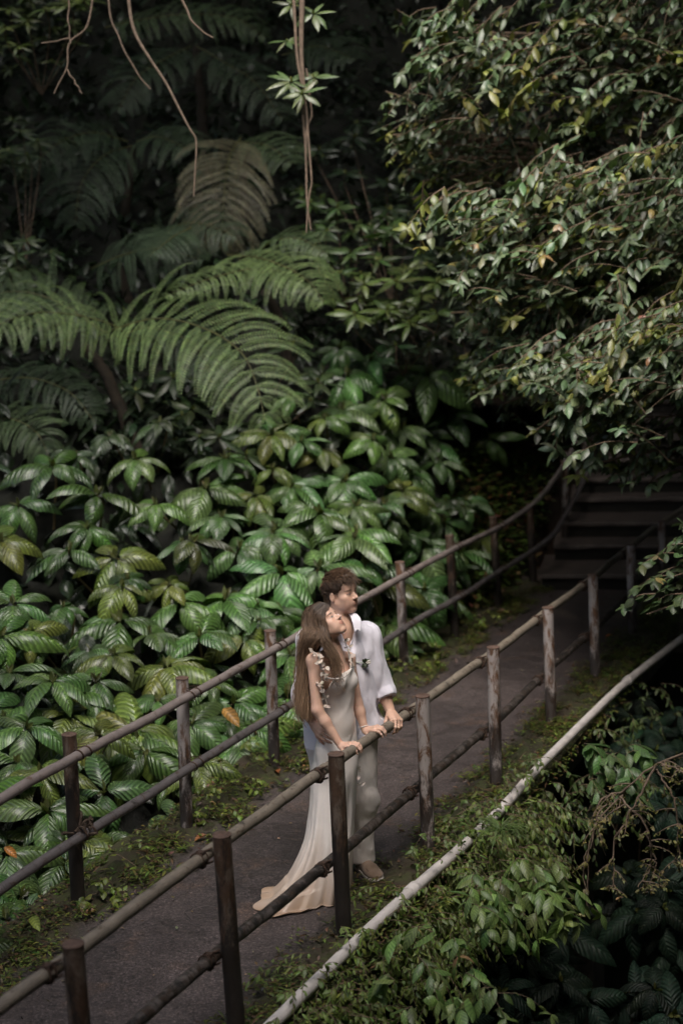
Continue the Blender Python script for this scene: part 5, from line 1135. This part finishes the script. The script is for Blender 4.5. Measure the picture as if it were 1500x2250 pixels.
# ================================================================== the woman
def woman():
    root = empty('person', gz(735, 1962), 'long-haired woman in an ivory slip dress leaning on the rail and looking up', 'person', 'couple standing at the near railing')
    skin = (.69, .445, .335)
    hc = pt(715, 1371, 8.98); fh = nrm(A([.88, -.47, 0])); pa = radians(44); hf = fh*cos(pa)+UP*sin(pa); hu = -fh*sin(pa)+UP*cos(pa); s = .93
    shR, shL = pt(690, 1452, 8.88), pt(764, 1450, 9.14); neck = pt(731, 1432, 9.01)
    elR, wrR = pt(697, 1560, 8.86), pt(749, 1640, 8.86); elL, wrL = pt(784, 1545, 9.16), pt(802, 1606, 9.13)
    chest = pt(736, 1500, 9.03); waist = pt(742, 1585, 9.06); hip = pt(736, 1650, 9.09)
    S = SDF(hc-A([.30, .42, 1.62]), hc+A([.45, .40, .17]), .0040)
    L, ax = head(S, hc, hf, hu, s, False)
    S.cone(L(0, -.020, -.05), neck+UP*.02, .045, .042, .025); S.cone(neck+UP*.02, neck-UP*.04, .043, .055, .03)
    ns = nrm(shL-shR)
    S.cone(neck+ns*.03-UP*.012, shL, .030, .041, .03); S.cone(neck-ns*.03-UP*.012, shR, .030, .041, .03)
    arms = None
    S.cone(shR*.75+shL*.25-UP*.09, shL*.75+shR*.25-UP*.09, .072, .072, .05); S.cone(chest, waist, .088, .074, .05); S.cone(waist, hip, .073, .092, .05)
    S.cone(neck-UP*.03, chest, .05, .08, .04)
    fr = nrm(np.cross(UP, ns)); fr = fr if fr@VN > 0 else -fr
    for q in (-1, 1): S.ell(chest+fr*.055+ns*q*.055+UP*.012, [ns, fr, UP], (.045, .042, .045), .03)
    # collar bones
    for q, sh in ((1, shL), (-1, shR)): S.cone(neck+fr*.045-UP*.03+ns*q*.015, sh+fr*.02+UP*.012, .009, .009, .012)
    fo = gz(738, 1955)+UP*.05
    for q in (-1, 1): S.cone(hip+ns*q*.05, (hip+fo)/2+ns*q*.045, .072, .048, .04); S.cone((hip+fo)/2+ns*q*.045, fo+ns*q*.04, .048, .033, .03)
    TORSO = SDF(S.lo, S.lo+(S.n-1)*S.h, S.h); TORSO.F = S.F.copy()
    for sh, el, wr in ((shR, elR, wrR), (shL, elL, wrL)):
        S.cone(sh, el, .041, .031, .025); m = el*.68+wr*.32; S.cone(el, m, .031, .031, .02); S.cone(m, wr, .031, .0205, .02)
    hand(S, wrR, pt(776, 1639, 8.80)-wrR+UP*.01, nrm(UP+A([.1, -.35, 0])), 1, .93, (.35, .75, .55), .10, .5, thumbdir=nrm(VD*.8+A([.3, 0, -.35])) if False else None)
    hand(S, wrL, pt(827, 1603, 9.08)-wrL+UP*.01, nrm(UP+A([.1, -.35, 0])), 1, .93, (.45, .75, .55), .08, .5)
    BODY = S
    colmesh(S, 'body', M['skin'], root, skin, 1, lambda V, T: headcolor(V, T, hc, ax, s, False, skin))
    # bracelet
    mb = MB(); t = np.linspace(0, 2*pi, 30); c = wrL*.85+elL*.15; d = nrm(wrL-elL); a = nrm(np.cross(d, UP)); b = np.cross(d, a); tube(mb, c+.0245*(np.cos(t)[:, None]*a+np.sin(t)[:, None]*b), .0035, 6, False, (.75, .7, .66)); mb.build('bracelet', M['petal'], root)
    # dress: rings -----------------------------------------------------------
    rows = [(1470, 706, 774), (1488, 705, 776), (1505, 704, 779), (1530, 705, 779), (1560, 707, 777), (1590, 704, 781), (1620, 697, 785), (1650, 690, 787), (1700, 682, 786), (1750, 681, 783), (1800, 677, 780), (1850, 670, 777), (1890, 661, 774), (1920, 655, 772), (1940, 649, 771), (1952, 643, 771), (1960, 638, 773), (1963, 630, 778)]
    Yc = np.interp([r_[0] for r_ in rows], [1488, 1600, 1700, 1963], [8.78, 8.80, 8.79, 8.74]); nt_ = 160; th = np.linspace(0, 2*pi, nt_, endpoint=False); ringsV = []
    hx = nrm(A([c_r[0], c_r[1], 0])); hy = A([0, 1.0, 0])
    yy = np.linspace(0, len(rows)-1, 90); ph = R.uniform(0, 6.28, 6)
    cols = []
    for u in yy:
        y = np.interp(u, range(len(rows)), [r_[0] for r_ in rows]); xl = np.interp(u, range(len(rows)), [r_[1] for r_ in rows]); xr = np.interp(u, range(len(rows)), [r_[2] for r_ in rows]); Y = np.interp(u, range(len(rows)), Yc)
        xc = (xl+xr)/2; d = ray(xc, y); P0 = CAMP+d*(Y/d[1]); D = (P0-CAMP)@fwd; rx = (xr-xl)/2*D/F_PX; z = P0[2]
        f = np.clip((1680-y)/-280, 0, 1)       # how skirt-like
        ry = np.interp(y, [1488, 1560, 1590, 1650, 1750, 1963], [.112, .098, .092, .125, .15, .21])
        amp = f**1.2*.16; w = (np.sin(7*th+ph[0]+.8*np.sin(2*th))+.6*np.sin(12*th+ph[1]+1.3*np.sin(3*th+u*.02))+.35*np.sin(19*th+ph[2]+u*.03))/1.5
        rad = 1+amp*w-amp*.3
        # soft diagonal creases over waist and hips
        rad = rad+(1-f)*.014*(1-2*np.abs(np.sin(1.6*th+y*.035+ph[3])))+(1-f)*.010*(1-2*np.abs(np.sin(3.1*th-y*.055+ph[4])))
        low = np.clip((.42-z)/.42, 0, 1); lobe = np.maximum(0, np.cos(th-(pi+.42)))**3; lob2 = np.maximum(0, np.cos(th-(pi+1.05)))**6
        ext = lobe*(low**2.7)*.20*(1+.10*np.sin(5*th+1)+.04*np.sin(11*th))+lob2*low**3*.08
        X = np.cos(th)*rx*rad; Yy = np.sin(th)*ry*rad
        dirx, diry = np.cos(th), np.sin(th)
        V = P0+X[:, None]*hx+Yy[:, None]*hy+ext[:, None]*(dirx[:, None]*hx+diry[:, None]*hy)
        V[:, 2] = np.maximum(z+.0, .012)+(low > .5)*.005*np.sin(7*th+1)*low*(z > .03)
        if y < 1500:      # neckline: higher at the side towards the strap, dips between
            V[:, 2] += .014*np.cos(th-.2)*(1500-y)/30
        # train lies down: height falls off with distance from the body
        V[:, 2] = np.maximum(V[:, 2]-ext*np.where(z > .10, .25, .1), .010+.006*np.abs(np.sin(11*th)))
        msk = 1.0 if z > .45 else 0.0
        if msk: V = TORSO.push(V, .007+.004*np.clip(1-2*np.abs(np.sin(th*2.1+y*.045+ph[5])), 0, 1), 4)
        ringsV.append(V)
        st = np.clip((.40+.05*np.sin(5*th)+.03*np.sin(13*th+2)-z)/.42, 0, 1)[:, None]; st = st**.8
        cols.append(A((.93, .85, .79))*(1-st)+A((.38, .255, .17))*st)
    mb = MB(); mb.add(A(ringsV).reshape(-1, 3), gridfaces(nt_, len(yy), True), None, A(cols).reshape(-1, 3))
    dr = mb.build('dress', M['satin'], root)
    sm = dr.modifiers.new('thick', 'SOLIDIFY'); sm.thickness = .004; sm.offset = 1
    # straps
    mb = MB(); 
    for P in ([pt(771, 1474, 8.98), pt(769, 1455, 9.02), pt(764, 1436, 9.1)], [pt(716, 1490, 8.87), pt(706, 1460, 8.82), pt(698, 1438, 8.86)]): tube(mb, TORSO.push(spline(P, 8), .004), .0035, 6, True, (.6, .56, .5))
    # draped cowl edge
    NL = TORSO.push(spline([pt(712, 1488, 8.86), pt(724, 1491, 8.84), pt(740, 1492, 8.83), pt(754, 1489, 8.84), pt(764, 1481, 8.90), pt(772, 1470, 8.97)], 26), .009)
    for _ in range(6): NL[1:-1] = (NL[:-2]+NL[1:-1]*2+NL[2:])/4
    tube(mb, NL, .0045, 6, True, (.70, .64, .58))
    for k in range(0): tube(mb, spline([pt(726+k*4, 1500+k*9, 8.855), pt(748, 1513+k*7, 8.835), pt(774, 1488+k*9, 8.93)], 14), .0035, 5, True, (.60, .55, .50))
    mb.build('neckline', M['satin'], dr)
    # cloth petals
    path = [(692, 1434, 8.84, 5), (699, 1442, 8.82, 8), (706, 1452, 8.80, 10), (710, 1464, 8.80, 9), (711, 1476, 8.80, 8), (708, 1490, 8.81, 8), (706, 1504, 8.82, 6), (709, 1518, 8.83, 4), (714, 1534, 8.85, 3), (719, 1552, 8.86, 3), (757, 1410, 9.03, 5), (763, 1424, 9.03, 5), (769, 1442, 9.02, 6), (772, 1458, 9.0, 5), (786, 1690, 8.84, 3), (788, 1708, 8.84, 4), (789, 1726, 8.85, 3)]
    for part_ in (path[:10], path[10:14], path[14:]):
        mb = MB()
        for x, y, D, n in part_:
            n = max(2, int(n*.6))
            c = TORSO.push(pt(x, y, D)+R.normal(0, .009, (n, 3)), .006) if y < 1600 else pt(x, y, D)+R.normal(0, .004, (n, 3)); d = nrm(R.normal(0, .8, (n, 3))+A([.1, -.5, .1])); leaves(mb, c, d, nrm(R.normal(0, .6, (n, 3))+A([0, -1, .6])), R.uniform(.022, .042, n), R.uniform(.009, .016, n), R.uniform(-.2, 1.3, n), R.uniform(-.5, .6, n), 6, 5, jit((.56, .47, .40), n, .10, .02), 'ov', None, .4)
        tube(mb, spline([pt(a, b, c_) for a, b, c_, _ in part_], 12), .003, 5, False, (.6, .55, .48))
        mb.build('flower_applique', M['petal'], dr)
    # hair -------------------------------------------------------------------
    H = SDF(hc-A([.26, .26, .64]), hc+A([.16, .26, .15]), .005)
    H.ell(L(0, -.026, .030), ax, s*A([.084, .104, .093]), .01); H.ell(L(0, .105, -.02), ax, s*A([.075, .080, .100]), .01, 'sub')
    g = [L(0, -.070, .0), pt(690, 1398, 8.97), pt(677, 1445, 9.02), pt(672, 1500, 9.01), pt(673, 1550, 8.99), pt(686, 1588, 8.97)]; rr = [.073, .056, .036, .030, .022, .008]
    for i in range(3): H.cone(g[i], g[i+1], rr[i], rr[i+1], .03)
    H.cone(L(.0, -.02, -.0), L(.0, -.03, -.03), .076, .068, .02)
    H.warp(fold(70, .004, 21, (1, 1, .15)))
    def hc_fn(V, T):
        t = np.clip((hc[2]-.02-V[:, 2])/.45, 0, 1)[:, None]; T[:] = A((.060, .038, .025))*(1-t)+A((.19, .115, .065))*t
    ho = colmesh(H, 'hair', M['hair'], root, (.06, .04, .02), 1, hc_fn)
    guides = [
     [L(.005, .070, .095), L(.050, .0, .110), L(.088, -.045, .02), pt(684, 1398, 8.87), pt(670, 1432, 8.93), pt(665, 1500, 8.93), pt(664, 1555, 8.92), pt(682, 1592, 8.93)],
     [L(.006, .080, .085), L(.068, .022, .075), L(.090, -.02, -.01), pt(697, 1402, 8.85), pt(676, 1440, 8.94), pt(670, 1500, 8.95), pt(668, 1550, 8.93), pt(674, 1585, 8.92)],
     [L(.010, .090, .070), L(.074, .045, .045), L(.090, .010, -.02), pt(708, 1404, 8.84), pt(724, 1432, 8.83), pt(732, 1452, 8.83), pt(736, 1478, 8.84), pt(738, 1500, 8.83)],
     [L(.012, .092, .062), L(.070, .052, .025), L(.082, .025, -.04), pt(718, 1410, 8.88), pt(733, 1438, 8.86), pt(740, 1462, 8.86), pt(744, 1490, 8.84), pt(746, 1515, 8.83)],
     [L(0, .060, .110), L(.02, -.04, .130), L(.04, -.105, .06), pt(664, 1395, 8.95), pt(660, 1455, 8.97), pt(656, 1510, 8.97), pt(657, 1560, 8.96), pt(674, 1600, 8.95)],
     [L(-.01, .065, .105), L(-.04, -.02, .120), L(-.05, -.105, .05), pt(668, 1395, 9.02), pt(664, 1455, 9.0), pt(663, 1510, 8.98), pt(664, 1560, 8.97), pt(680, 1600, 8.96)]]
    mb = MB(); GG = [spline(g_, 26) for g_ in guides]
    for k in range(2000):
        i = R.choice([0, 1, 2, 3, 4, 5], p=[.30, .22, .13, .05, .22, .08]); j = {0: 1, 1: 0, 2: 3, 3: 2, 4: 0, 5: 4}[i]; t = R.random()
        P = GG[i]*(1-t)+GG[j]*t; u_ = np.linspace(0, 1, 26)[:, None]
        P = P+R.normal(0, .0055, 3)*(1+2.0*u_)+u_**1.4*2.0*np.stack([.010*np.sin(u_[:, 0]*R.uniform(8, 18)+R.uniform(0, 6)), .008*np.sin(u_[:, 0]*R.uniform(8, 18)+R.uniform(0, 6)), 0*u_[:, 0]], -1)
        P = H.push(P, R.uniform(.0, .006), 3); m_ = int(26*R.uniform(.58, 1.0)); P = P[:m_]; cc = A((.095, .062, .042))*(1-u_[:m_])+A((.34, .215, .13))*u_[:m_]; cc = cc*R.uniform(.6, 1.35)
        tube(mb, P, np.linspace(.0017, .0009, m_)*R.uniform(.7, 1.3), 3, False, cc)
    mb.build('hair_strands', M['hair'], ho)
    return root
woman()
